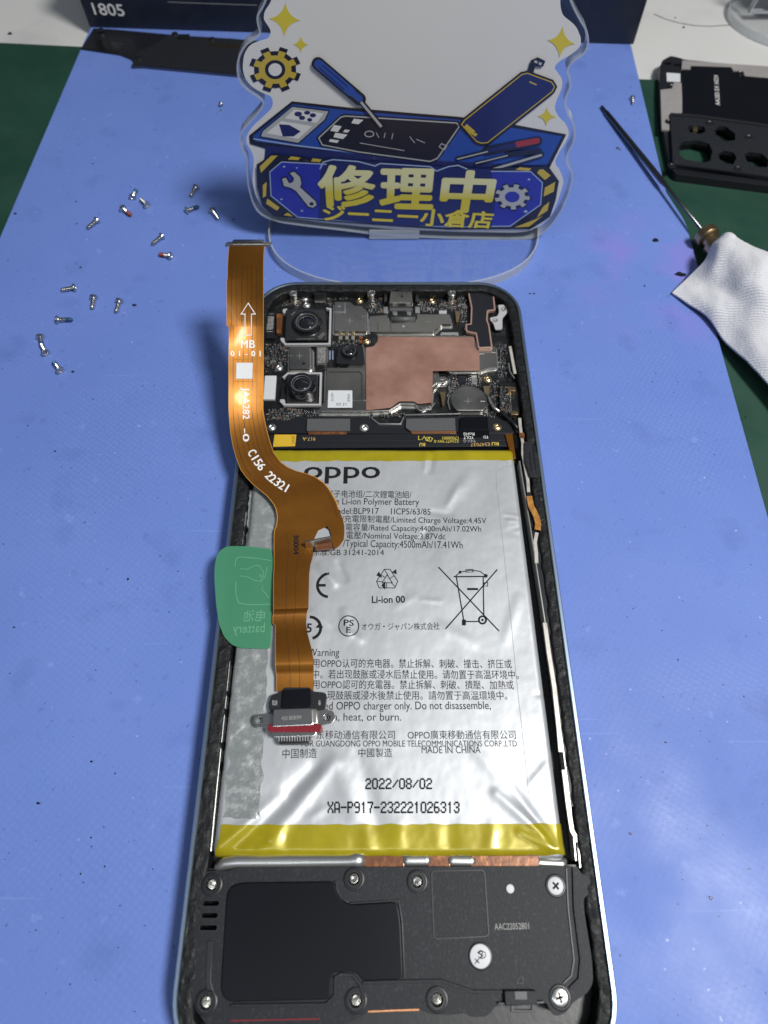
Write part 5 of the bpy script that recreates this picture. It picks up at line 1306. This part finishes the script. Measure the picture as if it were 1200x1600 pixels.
nv = len(V); rim = [i for i in range(mm_)]+[j*mm_+NU_ for j in range(1, NV_+1)]+[NV_*mm_+i for i in range(NU_-1, -1, -1)]+[j*mm_ for j in range(NV_-1, 0, -1)]
V2 = V+[v-Vector((0, 0, .45)) for v in V]; F2 = Fc+[[i+nv for i in reversed(f_)] for f_ in Fc]
for k in range(len(rim)): q = rim[(k+1) % len(rim)]; F2.append([rim[k], q, q+nv, rim[k]+nv])
o = mesh('cloth', V2, F2, CLOTH, None, smooth=True); tag(o, 'white woven cleaning cloth draped over the driver handle at the right edge', 'cloth')

# ---------------------------------------------------------------- loose screws on the mat
def screw(hx, hy, tx, ty, lock, label, grp='loose screws on the blue mat', r=1.02, dz=0.0, seed=0):
    rs = r*.52
    Hd = U(hx, hy, r*.75+dz); Tp = U(tx, ty, rs*.95+dz); ax_ = (Tp-Hd); Ls = min(4.2, ax_.length); ax_.normalize()
    t = thing('loose_screw', label, 'screw', (Hd.x, Hd.y, 0), grp)
    revolve('screw_head', Hd, [(.02, -.05), (r*.30, -.02), (r*.34, -.30), (r*.42, -.42), (r*.9, -.34), (r, -.15), (r*.97, .12), (rs*1.1, .42)], STEEL, t, n=24, axis=ax_)
    prf = [(rs, .3)]; nth = max(3, int(Ls/.32)); mid = .3+(Ls-.5)*.35
    for k in range(nth):
        h = .5+(Ls-.9)*k/nth; prf += [(rs*.86, h), (rs*1.04, h+(Ls-.9)/nth*.5)]
    prf += [(rs*.9, Ls-.35), (rs*.4, Ls)]
    if lock is None: revolve('shank', Hd, prf, STEEL, t, n=18, axis=ax_)
    else:
        cut = len(prf)//2
        revolve('shank', Hd, prf[:cut+1], STEEL, t, n=18, axis=ax_); revolve('thread_patch', Hd, [(p*1.03, h) for p, h in prf[cut:]], lock, t, n=18, axis=ax_)
    fl_ = Flat(lambda x, y: Hd, up=-ax_, lift=0)
    return t
SL = [
 (207, 308, 214, 294, BLUET, 'small screw standing tip up right, uppermost left of the trio nearest the mat centre left'),
 (229.5, 320.5, 219, 311, None, 'steel screw with its cross head facing down right beside the highest screws'),
 (192, 326, 206, 338, REDT, 'screw with red thread patch left of the cross-head screw'),
 (151, 344.5, 135, 358, None, 'plain steel screw alone left of the red patched pair, tip down left'),
 (306, 293, 297, 308, None, 'highest screw beside the stand shadow, tip pointing down'),
 (292, 329, 312, 322, BLUET, 'blue tipped screw below the highest one in the stand shadow'),
 (332, 329, 342, 344, None, 'dark screw nearest the acrylic stand, tip down right'),
 (252.5, 369.5, 237, 382.5, None, 'plain steel screw just above the red tipped one near the ribbon plug'),
 (266, 400, 248, 397.5, REDT, 'red tipped screw lying level, nearest left of the ribbon plug'),
 (116, 449.5, 95, 453.5, None, 'steel screw lying level, top left of the lower scattered screws'),
 (146.5, 465, 143.5, 485, None, 'upright lying screw, left one of the parallel pair'),
 (186.5, 470.5, 181, 489, None, 'upright lying screw, right one of the parallel pair'),
 (90, 499.5, 113.5, 499.5, BLUET, 'screw lying level with blue thread pointing right'),
 (63, 526.5, 65, 541, BLUET, 'screw whose blue tip touches the screw below it'),
 (71, 551, 64, 538, None, 'screw head resting against the blue tip, second from the bottom left'),
 (93.5, 578.5, 83, 565, BLUET, 'lowest screw on the mat at left, blue tip up left'),
 (345, 163, 342, 166, None, 'tiny lone screw high on the mat beside the clear plate'),
 (988, 153, 989, 163, None, 'short lone screw right of the acrylic stand near the housing piece')]
for i, s in enumerate(SL): screw(*s[:4], s[4], s[5], seed=i, r=1.18 if i < 16 else .9)
# crumbs, lint and a hair
rnd = random.Random(11); V = []; Fc = []
spots = [(1023, 376, 1.3), (1061, 429, 1.6), (1066, 430, 1.4), (965, 232, .7), (968, 234, .5), (1007, 447, .4), (48/3, 53, 1.2), (210, 477, .8), (120, 350, .45), (24, 334, .6), (365, 343, .5), (212, 147, .3), (145, 256, .4), (119, 315, .4), (114, 581, .6), (828, 459, .5), (834, 459, .5), (1165, 652, .4), (1068, 43, .8),
         (1055, 28, .5), (126, 418, .4), (345, 173, .5), (520, 1560, .3), (985, 136, .3), (1002, 175, .3), (86, 705, .4), (22, 980, .4), (200, 905, .4), (1040, 1160, .4), (985, 1302, .35), (1110, 1403, .4), (60, 1255, .5), (143, 1190, .4)]
for _ in range(110): spots.append((rnd.uniform(0, 330) if rnd.random() < .6 else rnd.uniform(950, 1170), rnd.uniform(140, 1590), rnd.uniform(.1, .24)))
for x, y, r in spots:
    z = .0 if not (x < 60 and y < 120) and not (y < 60 and x > 1000) else -3.2
    p = U(x, y, z); k = len(V); a0 = rnd.uniform(0, 3); el = rnd.uniform(.4, 1)
    for lay in (0, 1):
        for q in range(6):
            t = a0+q*math.pi/3; rr = r*rnd.uniform(.6, 1.1)*(.7 if lay else 1); V.append((p.x+rr*math.cos(t), p.y+rr*math.sin(t)*el, z+(.02 if lay == 0 else .02+r*.35)))
    Fc.append([k+6+q for q in range(6)])
    for q in range(6): Fc.append([k+q, k+(q+1) % 6, k+6+(q+1) % 6, k+6+q])
o = stuff(mesh('crumbs', V, Fc, BLACKP2, None)); o['label'] = 'dark crumbs and grit scattered over the mat and table'
V = []; 
o = tube('hair', [U(x, y, -3.1) for x, y in ((1022, 22), (1040, 30), (1062, 36), (1085, 40), (1110, 41), (1140, 39))], .12, BLACKP2, None, n=5); tag(o, 'single dark hair curving over the white table at upper right', 'hair')
o = tube('lint', [U(x, y, .1) for x, y in ((1055, 456), (1048, 460), (1042, 464))], .05, BLACKP2, None, n=5); tag(o, 'short dark lint thread on the mat by the cloth corner', 'lint')
